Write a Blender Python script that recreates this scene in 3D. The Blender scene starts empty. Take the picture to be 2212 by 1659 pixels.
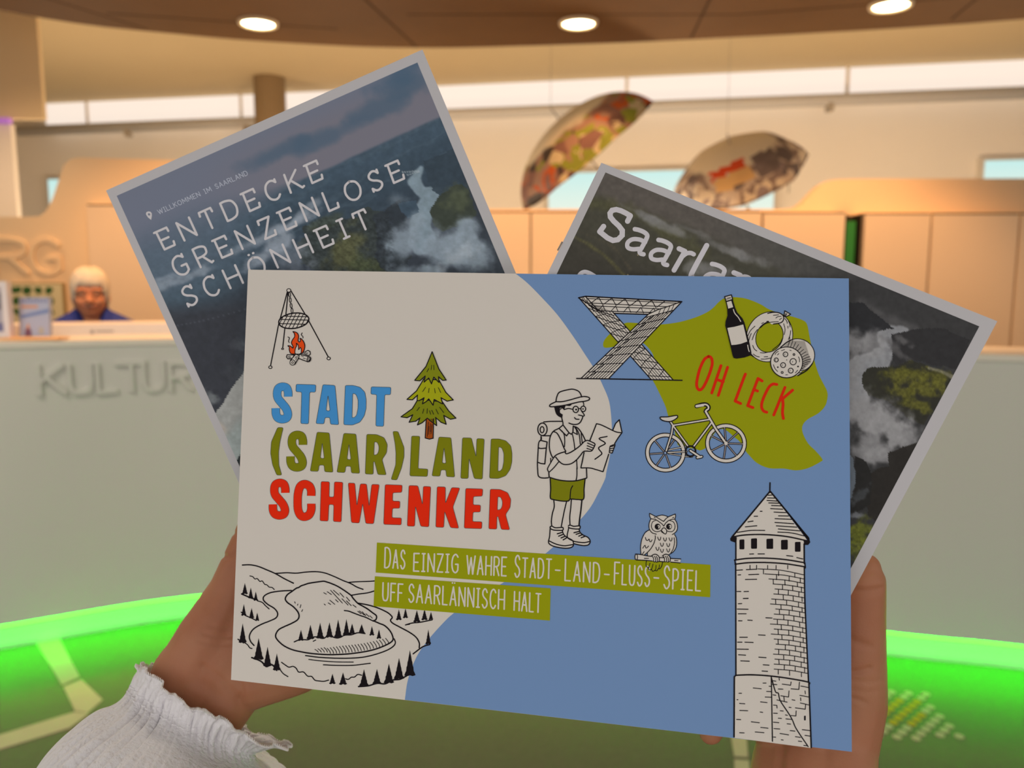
import bpy, bmesh, math, random
import numpy as np
from mathutils import Vector, Matrix
from mathutils.geometry import tessellate_polygon

# ------------------------------------------------------------------ camera, world, exposure
scene = bpy.context.scene
col = scene.collection
F, CX, CY = 1700.0, 1106.0, 829.5            # focal length and centre in pixels of the 2212x1659 frame
PITCH, EYE = math.radians(7.3), 1.38
cam_data = bpy.data.cameras.new('camera')
cam_data.sensor_width = 36.0
cam_data.lens = F / 2212.0 * 36.0
cam_data.clip_start = 0.02
cam_data.clip_end = 60
cam_data.dof.use_dof = True
cam_data.dof.focus_distance = 0.384
cam_data.dof.aperture_fstop = 9.0
cam = bpy.data.objects.new('camera', cam_data)
cam.location = (0, 0, EYE)
cam.rotation_euler = (math.radians(90) - PITCH, 0, 0)
col.objects.link(cam)
scene.camera = cam

world = bpy.data.worlds.new('world')
scene.world = world
world.use_nodes = True
bg = world.node_tree.nodes['Background']
bg.inputs['Color'].default_value = (1.0, 0.955, 0.90, 1)
bg.inputs['Strength'].default_value = 1.04

vs = scene.view_settings
vs.view_transform = 'Standard'
vs.look = 'None'
vs.exposure = 0.0
vs.gamma = 1.0
vs.use_curve_mapping = False
scene.cycles.use_denoising = True
scene.cycles.max_bounces = 8
scene.cycles.sample_clamp_indirect = 4.0

def lamp(name, kind, loc, energy, color, rot=(0, 0, 0), **kw):
    d = bpy.data.lights.new(name, kind)
    d.energy = energy
    d.color = color
    for k, v in kw.items():
        setattr(d, k, v)
    o = bpy.data.objects.new(name, d)
    o.location = loc
    o.rotation_euler = rot
    col.objects.link(o)
    return o

WARM = (1.0, 0.52, 0.22)
ADDED_SPOTS = [(-1.75, 3.1), (0.0, 3.1), (1.75, 3.1)]       # added spots out of view, brightening the partition, cupboards and worktop
for i, (x, y) in enumerate(ADDED_SPOTS):
    lamp('spot_beam', 'SPOT', (x, y + .35, 2.86), 150, WARM, (math.radians(22), 0, 0), spot_size=math.radians(100), spot_blend=.6, shadow_soft_size=.09)
lamp('spot_beam', 'SPOT', (-3.3, 4.55, 2.86), 75, (1.0, .68, .42), (math.radians(30), 0, 0), spot_size=math.radians(120), spot_blend=.8, shadow_soft_size=.09)  # extra unseen spot, added to lift the pilaster, bulkhead and partition end
for x, y, e in ((-2.2, 1.5, 25), (0.0, 1.7, 12), (2.2, 1.5, 6)):       # added unseen neutral fill over the visitors' side
    lamp('front_fill_light', 'AREA', (x, y, 2.88), e, (1.0, .90, .74), shape='DISK', size=.5)
# added fill lights hidden behind the partition, brightening the rear wall and ceiling
for x, y in ((-3.6, 6.6), (-1.3, 6.2), (1.0, 5.9), (3.2, 5.6)):
    lamp('rear_fill_light', 'POINT', (x, y, 1.35), 70, (1.0, 0.79, 0.56), shadow_soft_size=.15)

# ------------------------------------------------------------------ helpers
def ray(px, py):
    return (px - CX) / F, -(py - CY) / F
SP, CP = math.sin(PITCH), math.cos(PITCH)
def c2w(x, y, z):                 # camera coordinates (right, up, forward; metres) to the room
    return Vector((x, y * SP + z * CP, EYE + y * CP - z * SP))
def at_depth(px, py, d):          # d metres along the view axis
    a, b = ray(px, py)
    return c2w(a * d, b * d, d)
def at_y(px, py, Y):
    a, b = ray(px, py)
    v = c2w(a, b, 1.0) - Vector((0, 0, EYE))
    return v * (Y / v.y) + Vector((0, 0, EYE))
def at_z(px, py, Z):
    a, b = ray(px, py)
    v = c2w(a, b, 1.0) - Vector((0, 0, EYE))
    return v * ((Z - EYE) / v.z) + Vector((0, 0, EYE))

def lin(c):
    return tuple((v / 255 / 12.92) if v / 255 <= .04045 else ((v / 255 + .055) / 1.055) ** 2.4 for v in c)

MATS = {}
def mat(name, color, rough=.6, spec=.3, emit=None, strength=0, noise=None, bump=None, metal=0.0, trans=0.0):
    """color linear; noise = (scale, amount) value variation; bump = (scale, strength[, stretch])"""
    if name in MATS:
        return MATS[name]
    m = bpy.data.materials.new(name)
    m.use_nodes = True
    nt = m.node_tree
    b = nt.nodes['Principled BSDF']
    b.inputs['Base Color'].default_value = (*color, 1)
    b.inputs['Roughness'].default_value = rough
    b.inputs['Specular IOR Level'].default_value = spec
    b.inputs['Metallic'].default_value = metal
    b.inputs['Transmission Weight'].default_value = trans
    if emit:
        b.inputs['Emission Color'].default_value = (*emit, 1)
        b.inputs['Emission Strength'].default_value = strength
    if noise:
        tc = nt.nodes.new('ShaderNodeTexCoord')
        n = nt.nodes.new('ShaderNodeTexNoise')
        n.inputs['Scale'].default_value = noise[0]
        n.inputs['Detail'].default_value = 5
        nt.links.new(tc.outputs['Object'], n.inputs['Vector'])
        r = nt.nodes.new('ShaderNodeMapRange')
        r.inputs['To Min'].default_value = 1 - noise[1]
        r.inputs['To Max'].default_value = 1 + noise[1]
        nt.links.new(n.outputs['Fac'], r.inputs['Value'])
        mx = nt.nodes.new('ShaderNodeMix')
        mx.data_type = 'RGBA'
        mx.blend_type = 'MULTIPLY'
        mx.inputs['Factor'].default_value = 1
        mx.inputs['A'].default_value = (*color, 1)
        nt.links.new(r.outputs['Result'], mx.inputs['B'])
        nt.links.new(mx.outputs['Result'], b.inputs['Base Color'])
    if bump:
        tc = nt.nodes.new('ShaderNodeTexCoord')
        mp = nt.nodes.new('ShaderNodeMapping')
        if len(bump) > 2:
            mp.inputs['Scale'].default_value = bump[2]
        n = nt.nodes.new('ShaderNodeTexNoise')
        n.inputs['Scale'].default_value = bump[0]
        n.inputs['Detail'].default_value = 4
        nt.links.new(tc.outputs['Object'], mp.inputs['Vector'])
        nt.links.new(mp.outputs['Vector'], n.inputs['Vector'])
        bp = nt.nodes.new('ShaderNodeBump')
        bp.inputs['Strength'].default_value = bump[1]
        bp.inputs['Distance'].default_value = .002
        nt.links.new(n.outputs['Fac'], bp.inputs['Height'])
        nt.links.new(bp.outputs['Normal'], b.inputs['Normal'])
    MATS[name] = m
    return m

def tag(o, label=None, cat=None, group=None, kind=None):
    if label: o['label'] = label
    if cat: o['category'] = cat
    if group: o['group'] = group
    if kind: o['kind'] = kind
    return o

def thing(name, loc, label, cat, group=None):
    o = bpy.data.objects.new(name, None)
    o.empty_display_size = .05
    o.location = loc
    col.objects.link(o)
    return tag(o, label, cat, group)

def world_loc(o):
    v = Vector(o.location)
    p = o.parent
    while p:
        v += Vector(p.location)
        p = p.parent
    return v

def mesh(name, verts, faces, m, parent=None, smooth=False, fmat=None, origin=None):
    """verts in room coordinates; the object's origin is its own centre (or 'origin'); parents carry no rotation"""
    verts = [Vector(v) for v in verts]
    if origin is None:
        lo = Vector([min(v[i] for v in verts) for i in range(3)])
        hi = Vector([max(v[i] for v in verts) for i in range(3)])
        origin = (lo + hi) / 2
    origin = Vector(origin)
    me = bpy.data.meshes.new(name)
    me.from_pydata([v - origin for v in verts], [], faces)
    ms = m if isinstance(m, (list, tuple)) else [m]
    for q in ms:
        me.materials.append(q)
    if fmat is not None:
        me.polygons.foreach_set('material_index', fmat)
    if smooth:
        me.polygons.foreach_set('use_smooth', [True] * len(me.polygons))
    me.update()
    o = bpy.data.objects.new(name, me)
    col.objects.link(o)
    if parent:
        o.parent = parent
        o.location = origin - world_loc(parent)
    else:
        o.location = origin
    return o

def struct(name, verts, faces, m, **kw):
    o = mesh(name, verts, faces, m, **kw)
    o['kind'] = 'structure'
    return o

class MB:                                            # collects shapes in room coordinates
    def __init__(s):
        s.v, s.f = [], []
    def add(s, v, f):
        n = len(s.v)
        s.v += [Vector(q) for q in v]
        s.f += [tuple(i + n for i in q) for q in f]
        return s
    def box(s, x0, x1, y0, y1, z0, z1):
        v = [(x, y, z) for x in (x0, x1) for y in (y0, y1) for z in (z0, z1)]
        return s.add(v, [(0, 1, 3, 2), (4, 6, 7, 5), (0, 4, 5, 1), (2, 3, 7, 6), (0, 2, 6, 4), (1, 5, 7, 3)])
    def rings(s, rings, cap=True, closed=True):
        n = len(rings[0])
        v = [p for r in rings for p in r]
        f = []
        for i in range(len(rings) - 1):
            for j in range(n if closed else n - 1):
                k = (j + 1) % n
                f.append((i * n + j, i * n + k, (i + 1) * n + k, (i + 1) * n + j))
        if cap:
            f.append(tuple(range(n))[::-1])
            f.append(tuple(range((len(rings) - 1) * n, len(rings) * n)))
        return s.add(v, f)
    def tube(s, pts, r, n=10, cap=True):
        pts = [Vector(p) for p in pts]
        rs = r if isinstance(r, (list, tuple)) else [r] * len(pts)
        rings = []
        up = None
        for i, p in enumerate(pts):
            t = (pts[min(i + 1, len(pts) - 1)] - pts[max(i - 1, 0)]).normalized()
            if up is None:
                up = Vector((0, 0, 1)) if abs(t.z) < .9 else Vector((1, 0, 0))
            a = t.cross(up).normalized()
            up = a.cross(t).normalized()
            rings.append([p + (a * math.cos(q) + up * math.sin(q)) * rs[i] for q in (2 * math.pi * k / n for k in range(n))])
        return s.rings(rings, cap)
    def ball(s, c, r, nu=16, nv=10, rot=None):
        c = Vector(c)
        r = Vector(r) if not isinstance(r, (int, float)) else Vector((r, r, r))
        v, f = [], []
        for i in range(nv + 1):
            th = math.pi * i / nv
            for j in range(nu):
                ph = 2 * math.pi * j / nu
                q = Vector((r.x * math.sin(th) * math.cos(ph), r.y * math.sin(th) * math.sin(ph), r.z * math.cos(th)))
                if rot: q = rot @ q
                v.append(c + q)
        for i in range(nv):
            for j in range(nu):
                k = (j + 1) % nu
                f.append((i * nu + j, (i + 1) * nu + j, (i + 1) * nu + k, i * nu + k))
        return s.add(v, f)
    def cone(s, p0, r0, p1, r1, n=16):               # rounded tapered limb
        p0, p1 = Vector(p0), Vector(p1)
        t = (p1 - p0).normalized()
        up = Vector((0, 0, 1)) if abs(t.z) < .9 else Vector((1, 0, 0))
        a = t.cross(up).normalized(); b = a.cross(t).normalized()
        rings = []
        def ring(c, r): return [c + (a * math.cos(q) + b * math.sin(q)) * max(r, 1e-5) for q in (2 * math.pi * k / n for k in range(n))]
        for i in range(5):
            w = math.pi / 2 * (1 - i / 4)
            rings.append(ring(p0 - t * r0 * math.sin(w), r0 * math.cos(w)))
        for i in range(5):
            w = math.pi / 2 * i / 4
            rings.append(ring(p1 + t * r1 * math.sin(w), r1 * math.cos(w)))
        return s.rings(rings)
    def build(s, name, m, parent=None, **kw):
        return mesh(name, s.v, s.f, m, parent, **kw)

def spline(pts, closed=False, n=8):
    """Catmull-Rom through points of any dimension"""
    P = [tuple(p) for p in pts]
    if len(P) < 3:
        return P
    out = []
    N = len(P)
    segs = N if closed else N - 1
    for i in range(segs):
        if closed:
            p0, p1, p2, p3 = P[(i - 1) % N], P[i], P[(i + 1) % N], P[(i + 2) % N]
        else:
            p1, p2 = P[i], P[i + 1]
            p0 = P[i - 1] if i else tuple(2 * a - b for a, b in zip(p1, p2))
            p3 = P[i + 2] if i + 2 < N else tuple(2 * b - a for a, b in zip(p1, p2))
        for k in range(n):
            t = k / n
            out.append(tuple(.5 * (2 * b + (c - a) * t + (2 * a - 5 * b + 4 * c - d) * t * t + (3 * b - a - 3 * c + d) * t ** 3)
                             for a, b, c, d in zip(p0, p1, p2, p3)))
    if not closed:
        out.append(P[-1])
    return out

def rounded(pts, r):
    """polygon with softened corners"""
    out = []
    N = len(pts)
    for i in range(N):
        a, b, c = Vector(pts[i - 1]), Vector(pts[i]), Vector(pts[(i + 1) % N])
        d1, d2 = (a - b), (c - b)
        q = min(r, d1.length * .45, d2.length * .45)
        if q < .05:
            out.append(tuple(b)); continue
        s, e = b + d1.normalized() * q, b + d2.normalized() * q
        for t in (0, .25, .5, .75, 1):
            out.append(tuple(s * (1 - t) ** 2 + b * 2 * t * (1 - t) + e * t * t))
    return out

def P_(s):                                           # "x,y x,y ..." -> points
    return [tuple(float(q) for q in w.split(',')) for w in s.split()]

# ------------------------------------------------------------------ printed sheets
EL = (0.56, 0.53, 0.47)                              # light level on the sheets the ink colours were read under
def ink(rgb):
    return tuple(min(1, a / e) for a, e in zip(lin(rgb), EL))

class Sheet:
    """flat printed sheet: layout is traced in frame pixels and laid onto the sheet's own plane z = d + tx x + ty y (mm)"""
    def __init__(s, d, tx, ty):
        s.d, s.tx, s.ty = d, tx, ty
        s.k = math.sqrt(1 + tx * tx + ty * ty)
        s.v, s.f, s.fm, s.cols = [], [], [], []
        s.T = (0, 0, 1)
    def frame(s, ox, oy, k):
        s.T = (ox, oy, k)
    def px(s, p):
        return (s.T[0] + p[0] / s.T[2], s.T[1] + p[1] / s.T[2])
    def point(s, px, py, off=0.0):
        a, b = ray(px, py)
        t = (s.d - off * s.k) / (1 - s.tx * a - s.ty * b)
        return c2w(a * t / 1000, b * t / 1000, t / 1000)
    def ci(s, c):
        if c not in s.cols: s.cols.append(c)
        return s.cols.index(c)
    def put(s, pts, faces, c, layer):
        n = len(s.v)
        s.v += [s.point(x, y, layer * .045) for x, y in pts]
        i = s.ci(c)
        for f in faces:
            s.f.append(tuple(q + n for q in f)); s.fm.append(i)
    def fill(s, pts, c, layer, holes=(), smooth=False, rnd=0):
        def prep(p):
            p = P_(p) if isinstance(p, str) else p
            if smooth: p = spline(p, True, 6)
            if rnd: p = rounded(p, rnd)
            return [s.px(q) for q in p]
        loops = [prep(pts)] + [prep(h) for h in holes]
        tri = tessellate_polygon([[Vector((x, y, 0)) for x, y in l] for l in loops])
        s.put([q for l in loops for q in l], tri, c, layer)
    def line(s, pts, w, c, layer, smooth=True, closed=False, butt=False, n=6, raw=False):
        """w in frame pixels"""
        pts = P_(pts) if isinstance(pts, str) else list(pts)
        if smooth and len(pts) > 2: pts = spline(pts, closed, n)
        if closed: pts = list(pts) + [pts[0]]
        if not raw: pts = [s.px(q) for q in pts]
        h = w / 2
        q = [pts[0]]
        for p in pts[1:]:
            if math.hypot(p[0] - q[-1][0], p[1] - q[-1][1]) > .02: q.append(p)
        pts = q
        n_ = len(pts)
        if n_ < 2: return
        def nrm(i):
            (x0, y0), (x1, y1) = pts[i], pts[i + 1]
            L = math.hypot(x1 - x0, y1 - y0)
            return -(y1 - y0) / L, (x1 - x0) / L
        N = [nrm(i) for i in range(n_ - 1)]
        if not butt:
            cut = [i for i in range(1, n_ - 1) if N[i - 1][0] * N[i][0] + N[i - 1][1] * N[i][1] < .25]
            if closed or cut:
                if cut:
                    for a_, b_ in zip([0] + cut, cut + [n_ - 1]):
                        s.line(pts[a_:b_ + 1], w, c, layer, smooth=False, raw=True)
                    return
        v, f = [], []
        for i in range(n_):
            a = N[i - 1] if i else (N[-1] if closed else N[0])
            c2 = N[i] if i < n_ - 1 else (N[0] if closed else N[-1])
            mx, my = a[0] + c2[0], a[1] + c2[1]
            L2 = mx * mx + my * my
            k = min(2.0 / max(L2, 1e-6), 1.6 / max(math.sqrt(L2), 1e-3))       # mitre, limited at sharp turns
            x, y = pts[i]
            v += [(x + mx * k * h, y + my * k * h), (x - mx * k * h, y - my * k * h)]
            if i: f.append((2 * i - 2, 2 * i, 2 * i + 1, 2 * i - 1))
        if not butt and not closed:
            m = 5 if w < 6 else 9
            for i, (nx, ny), sg in ((0, N[0], 1), (n_ - 1, N[-1], -1)):
                x, y = pts[i]
                k = len(v)
                for j in range(m + 1):
                    t = math.pi * j / m
                    dx, dy = nx * math.cos(t) - ny * math.sin(t) * sg, ny * math.cos(t) + nx * math.sin(t) * sg
                    v.append((x + dx * h, y + dy * h))
                f.append(tuple(range(k, k + m + 1)))
        s.nl = getattr(s, 'nl', 0) + 1
        s.put(v, f, c, layer + (s.nl % 7) * .11)
    def dot(s, x, y, rx, ry, c, layer, n=20, rot=0):
        cs, sn = math.cos(rot), math.sin(rot)
        p = []
        for q in range(n):
            a, b = rx * math.cos(2 * math.pi * q / n), ry * math.sin(2 * math.pi * q / n)
            p.append(s.px((x + a * cs - b * sn, y + a * sn + b * cs)))
        s.put(p, [tuple(range(n))], c, layer)
    def ring(s, x, y, rx, ry, w, c, layer, n=28, rot=0):
        cs, sn = math.cos(rot), math.sin(rot)
        p = []
        for q in range(n):
            a, b = rx * math.cos(2 * math.pi * q / n), ry * math.sin(2 * math.pi * q / n)
            p.append((x + a * cs - b * sn, y + a * sn + b * cs))
        s.line(p, w, c, layer, smooth=False, closed=True)
    def text(s, txt, bl, br, tr, tl, w, c, layer, track=.18, xs=1.0, slab=False, small=None, gaps=None):
        """txt laid into the quadrilateral (frame pixels, this frame()); xs narrows the glyphs; small = height of lower case"""
        bl, br, tr, tl = (Vector(s.px(q)) for q in (bl, br, tr, tl))
        items, x = [], 0.0
        for ch in txt:
            h = small if (small and ch.islower()) else 1.0
            if ch == ' ':
                x += .45 * xs + track; continue
            gw, strokes = GLYPH[ch.upper()]
            items.append((x, gw * xs * h, h, ch.upper(), strokes))
            x += gw * xs * h + track
        tot = x - track
        def q(u, v):
            u /= tot
            return tuple((bl * (1 - u) + br * u) * (1 - v) + (tl * (1 - u) + tr * u) * v)
        for x0, gw, h, ch, strokes in items:
            sl = SLAB.get(ch, ()) if slab else ()
            for st in list(strokes) + list(sl):
                cur, pts = st[0] == 'c', st[1]
                pts = spline(pts, False, 7) if cur else pts
                s.line([q(x0 + a * gw, b * h) for a, b in pts], w, c, layer, smooth=False, raw=True)
    def build(s, name, parent, rough=.55, spec=.12):
        ms = []
        for c in s.cols:
            ms.append(mat('ink_%02x%02x%02x' % c, ink(c), rough, spec))
        return mesh(name, s.v, s.f, ms, parent, fmat=s.fm)

L_ = lambda *p: ('l', p)
C_ = lambda *p: ('c', p)
GLYPH = {
 'A': (.66, [L_((0, 0), (.5, 1), (1, 0)), L_((.18, .33), (.82, .33))]),
 'C': (.60, [C_((1, .84), (.8, .97), (.5, 1), (.15, .85), (0, .5), (.15, .15), (.5, 0), (.8, .03), (1, .16))]),
 'D': (.66, [L_((0, 0), (0, 1)), C_((0, 1), (.4, 1), (.82, .88), (1, .5), (.82, .12), (.4, 0), (0, 0))]),
 'E': (.54, [L_((1, 1), (0, 1), (0, 0), (1, 0)), L_((0, .5), (.8, .5))]),
 'F': (.52, [L_((1, 1), (0, 1), (0, 0)), L_((0, .5), (.8, .5))]),
 'G': (.66, [C_((.95, .86), (.75, .97), (.5, 1), (.15, .85), (0, .5), (.15, .15), (.5, 0), (.8, .04), (.98, .16)), L_((.98, .14), (.98, .46), (.6, .46))]),
 'H': (.66, [L_((0, 0), (0, 1)), L_((1, 0), (1, 1)), L_((0, .5), (1, .5))]),
 'I': (.30, [L_((.5, 0), (.5, 1)), L_((0, 1), (1, 1)), L_((0, 0), (1, 0))]),
 'K': (.62, [L_((0, 0), (0, 1)), L_((.95, 1), (0, .42)), L_((.3, .6), (1, 0))]),
 'L': (.50, [L_((0, 1), (0, 0), (1, 0))]),
 'M': (.84, [L_((0, 0), (.05, 1), (.5, .25), (.95, 1), (1, 0))]),
 'N': (.66, [L_((0, 0), (0, 1), (1, 0), (1, 1))]),
 'O': (.76, [C_((.5, 1), (.15, .86), (0, .5), (.15, .14), (.5, 0), (.85, .14), (1, .5), (.85, .86), (.5, 1))]),
 'P': (.56, [L_((0, 0), (0, 1)), C_((0, 1), (.55, 1), (.95, .88), (1, .7), (.9, .52), (.5, .43), (0, .42))]),
 'R': (.60, [L_((0, 0), (0, 1)), C_((0, 1), (.55, 1), (.92, .9), (.98, .73), (.88, .56), (.5, .48), (0, .47)), L_((.5, .47), (1, 0))]),
 'S': (.54, [C_((.95, .82), (.72, .97), (.42, 1), (.1, .87), (.07, .7), (.3, .56), (.7, .45), (.97, .3), (.92, .12), (.6, 0), (.3, .01), (.02, .16))]),
 'T': (.60, [L_((.5, 0), (.5, 1)), L_((0, 1), (1, 1))]),
 'U': (.62, [C_((0, 1), (0, .6), (.02, .25), (.2, .04), (.5, 0), (.8, .04), (.98, .25), (1, .6), (1, 1))]),
 'W': (.98, [L_((0, 1), (.25, 0), (.5, .9), (.75, 0), (1, 1))]),
 'Z': (.58, [L_((0, 1), (1, 1), (0, 0), (1, 0))]),
 '-': (.26, [L_((0, .42), (1, .42))]),
}
GLYPH['\u00c4'] = (.66, GLYPH['A'][1] + [L_((.3, 1.22), (.32, 1.22)), L_((.68, 1.22), (.7, 1.22))])
GLYPH['\u00d6'] = (.76, GLYPH['O'][1] + [L_((.33, 1.2), (.36, 1.2)), L_((.64, 1.2), (.67, 1.2))])
SLAB = {
 'E': [L_((-.2, 1), (0, 1)), L_((1, 1), (1.02, .8)), L_((1, 0), (1.05, .2))],
 'T': [L_((0, 1), (-.03, .8)), L_((1, 1), (1.03, .8))],
 'C': [L_((1, .84), (1, 1.0))], 'G': [L_((.95, .86), (.95, 1.02))],
 'S': [L_((.95, .82), (.95, 1.0)), L_((.02, .16), (.02, 0))],
 'Z': [L_((0, 1), (-.02, .8)), L_((1, 0), (1.04, .22))],
 'L': [L_((1, 0), (1.04, .22))],
 'K': [L_((1, 0), (1.15, .04))], 'R': [L_((1, 0), (1.15, .04))],
}
# ------------------------------------------------------------------ the landscape game pad held in front
W_, BK = (181, 172, 158), (14, 8, 12)
BLUE, LIME, OLIVE, RED = (96, 121, 153), (128, 130, 0), (106, 106, 0), (198, 32, 0)
BLUE2 = (56, 122, 170)
board = Sheet(381.6, -.194, .046)
B_TL, B_TR, B_BR, B_BL = (536, 582.5), (1833.5, 601.5), (1840, 1624), (499, 1468.5)
board.fill([B_TL, B_TR, B_BR, B_BL], W_, 0)

def blue_area():
    b = board
    b.frame(0, 0, 1)
    edge = spline(P_('1114,591 1140,612 1172.5,645 1205,681 1237.7,726 1263.7,765.5 1286.5,801 1302.8,834 1315.8,867 1320.7,905 1321.5,935 1318.3,979 1310,1019 1306.9,1035 1293,1064 1276,1095 1253,1123 1218,1158 1195.8,1181 1150,1218 1091.7,1256 1030,1291 981,1324 957,1346 927.6,1379 903.7,1412 888.8,1444.7 879.8,1474.6 874.5,1511.8'), False, 4)
    b.fill(edge + [B_BR, B_TR], BLUE, 1)
    b.frame(1140, 580, 3.072)
    p1 = [b.px(q) for q in P_('560,522 510,525 500,503 512,470 560,420 640,365 700,360 850,372 980,360 1080,335 1160,305 1220,270 1270,220 1310,195 1370,190 1450,200 1540,235 1600,270 1680,300 1760,320 1830,345 1855,375 1870,450 1890,550 1905,620 1930,700 1960,760 1985,810 1990,850 1975,910 1930,960 1860,1000 1825,1040 1825,1090 1860,1160 1910,1210 1955,1265 1940,1285 1860,1325 1780,1340 1700,1328 1600,1325 1520,1290 1470,1240')]
    b.frame(1380, 860, 9.217)
    p2 = [b.px(q) for q in P_('2130,1060 2010,870 1880,760 1750,650 1640,615 1540,660 1440,800 1360,970 1230,1040 1150,1022 980,985 800,950 760,880 725,720 690,600 580,340 520,140')]
    b.frame(1140, 580, 3.072)
    p3 = [b.px(q) for q in P_('850,780 830,740 836,690 838,600 815,545 760,490 700,470 640,500')]
    b.frame(0, 0, 1)
    b.fill(spline(p1 + p2 + p3, True, 4), LIME, 2)
blue_area()

def title():
    b = board
    b.frame(570, 815, 4.0218)
    K = (60, 62, 58)
    def poly(s, c, dx=0, dy=0, holes=(), r=14):
        o = lambda t: [(x + dx, y + dy) for x, y in P_(t)]
        out = rounded(o(s), r)
        hs = [rounded(o(h), 16) for h in holes]
        b.fill(out, c, 3, hs)
        b.line(out, .9, K, 4, smooth=False, closed=True)
        for h in hs: b.line(h, .9, K, 4, smooth=False, closed=True)
    def stroke(s, w, c, dx=0, dy=0):
        p = [(x + dx, y + dy) for x, y in P_(s)]
        b.line(p, w / 4.02 + 1.6, K, 3, butt=True, n=8)
        b.line(p, w / 4.02, c, 4, butt=True, n=8)
    S = '211,168 210,128 196,92 160,82 126,98 115,140 124,185 160,230 193,272 208,318 197,352 160,364 122,352 105,318 103,268'
    T = '280,60 452,65 448,130 398,128 388,405 320,402 328,128 277,125'
    A = '512,63 618,70 650,412 578,408 573,350 530,350 522,405 452,402'
    Ah = '557,155 575,293 540,290'
    D = '707,70 775,70 835,86 878,130 889,195 888,270 872,335 835,390 770,415 693,412'
    Dh = '772,138 800,148 818,195 817,270 805,330 785,350 766,350'
    N = '1725,525 1803,527 1843,690 1850,532 1915,535 1898,885 1828,880 1782,705 1775,880 1710,878'
    R = '893,495 980,497 1045,525 1073,585 1066,655 1027,715 1063,848 990,845 962,733 952,735 950,843 880,840'
    Rh = '960,560 985,565 1000,600 998,640 985,670 955,678'
    E_ = '1053,932 1202,937 1198,1000 1120,1003 1118,1075 1183,1077 1180,1138 1117,1138 1113,1220 1195,1222 1193,1283 1040,1278'
    stroke(S, 68, BLUE2)
    poly(T, BLUE2); poly(A, BLUE2, holes=[Ah]); poly(D, BLUE2, holes=[Dh]); poly(T, BLUE2, 652, 22)
    poly('120,435 168,437 140,560 128,650 130,760 155,850 112,850 75,760 58,660 65,560', OLIVE)
    stroke(S, 68, OLIVE, 128, 419)
    poly(A, OLIVE, -50, 413, [Ah]); poly(A, OLIVE, 182, 423, [Ah]); poly(R, OLIVE, holes=[Rh])
    poly('1120,470 1165,470 1218,610 1218,690 1195,790 1155,893 1105,888 1145,760 1147,660 1140,580', OLIVE)
    poly('1283,510 1355,512 1340,793 1425,797 1420,862 1268,857', OLIVE)
    poly(A, OLIVE, 1008, 455, [Ah]); poly(N, OLIVE); poly(D, OLIVE, 1267, 465, [Dh])
    stroke(S, 68, RED, -25, 836)
    stroke('411,1030 411,985 394,945 352,928 315,950 297,1010 293,1080 297,1150 318,1198 352,1212 392,1195 411,1150 412,1098', 68, RED)
    poly('497,905 570,908 567,1040 608,1040 612,908 686,912 672,1257 603,1253 607,1107 565,1105 558,1250 487,1247', RED)
    poly('732,918 790,920 808,1115 838,925 892,927 914,1120 937,930 1003,932 953,1273 885,1270 858,1097 828,1267 760,1262', RED)
    poly(E_, RED); poly(N, RED, -465, 415)
    poly('1505,950 1578,953 1577,1095 1632,957 1703,962 1642,1128 1693,1312 1622,1307 1570,1165 1563,1305 1493,1302', RED)
    poly(E_, RED, 700, 33); poly(R, RED, 1073, 477, [Rh])
    # fir tree above the second line
    b.frame(500, 580, 3.403)
    def tier(s, c, lay):
        b.fill(s, c, lay); b.line(s, 2.1, BK, lay + 1, smooth=False, closed=True)
    TR = (138, 62, 8)
    b.fill('1432,1105 1484,1105 1482,1248 1455,1253 1424,1246', TR, 5)
    b.line('1432,1105 1424,1246 1455,1254 1482,1248 1486,1105', 2.1, BK, 6, smooth=False)
    for s in ('1447,1130 1440,1235', '1462,1140 1462,1200', '1474,1145 1466,1215', '1452,1160 1450,1220'):
        b.line(s, 1.2, BK, 6)
    t3 = P_('1372,960 1330,1030 1246,1090 1290,1097 1333,1075 1306,1130 1355,1122 1385,1098 1367,1150 1400,1135 1440,1100 1462,1120 1508,1155 1505,1120 1500,1095 1540,1130 1578,1145 1560,1080 1610,1108 1650,1100 1595,1045 1550,980')
    t2 = P_('1415,810 1360,900 1290,962 1330,965 1368,930 1364,970 1378,972 1416,950 1404,995 1432,978 1450,958 1482,1005 1490,962 1540,990 1552,995 1540,950 1585,975 1630,966 1575,910 1525,820')
    t1 = P_('1475,612 1430,720 1347,822 1385,825 1424,790 1416,835 1450,805 1470,848 1487,798 1525,838 1522,795 1552,822 1578,820 1525,740')
    b.fill(t3, (108, 112, 6), 5); b.line(t3, 2.1, BK, 6, smooth=False, closed=True)
    b.fill(t2, (140, 140, 8), 7); b.line(t2, 2.1, BK, 8, smooth=False, closed=True)
    b.fill(t1, (110, 114, 8), 9); b.line(t1, 2.1, BK, 10, smooth=False, closed=True)
    for s in ('1472,710 1467,745', '1487,710 1489,745', '1450,735 1437,760', '1427,872 1405,905', '1453,880 1448,912', '1492,882 1498,915', '1520,875 1538,912',
              '1382,1020 1363,1045', '1413,1032 1405,1065', '1440,1030 1437,1065', '1455,1045 1464,1072', '1472,1042 1486,1072', '1503,1035 1520,1070', '1530,1020 1560,1060'):
        b.line(s, 1.2, BK, 11)
title()

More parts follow.
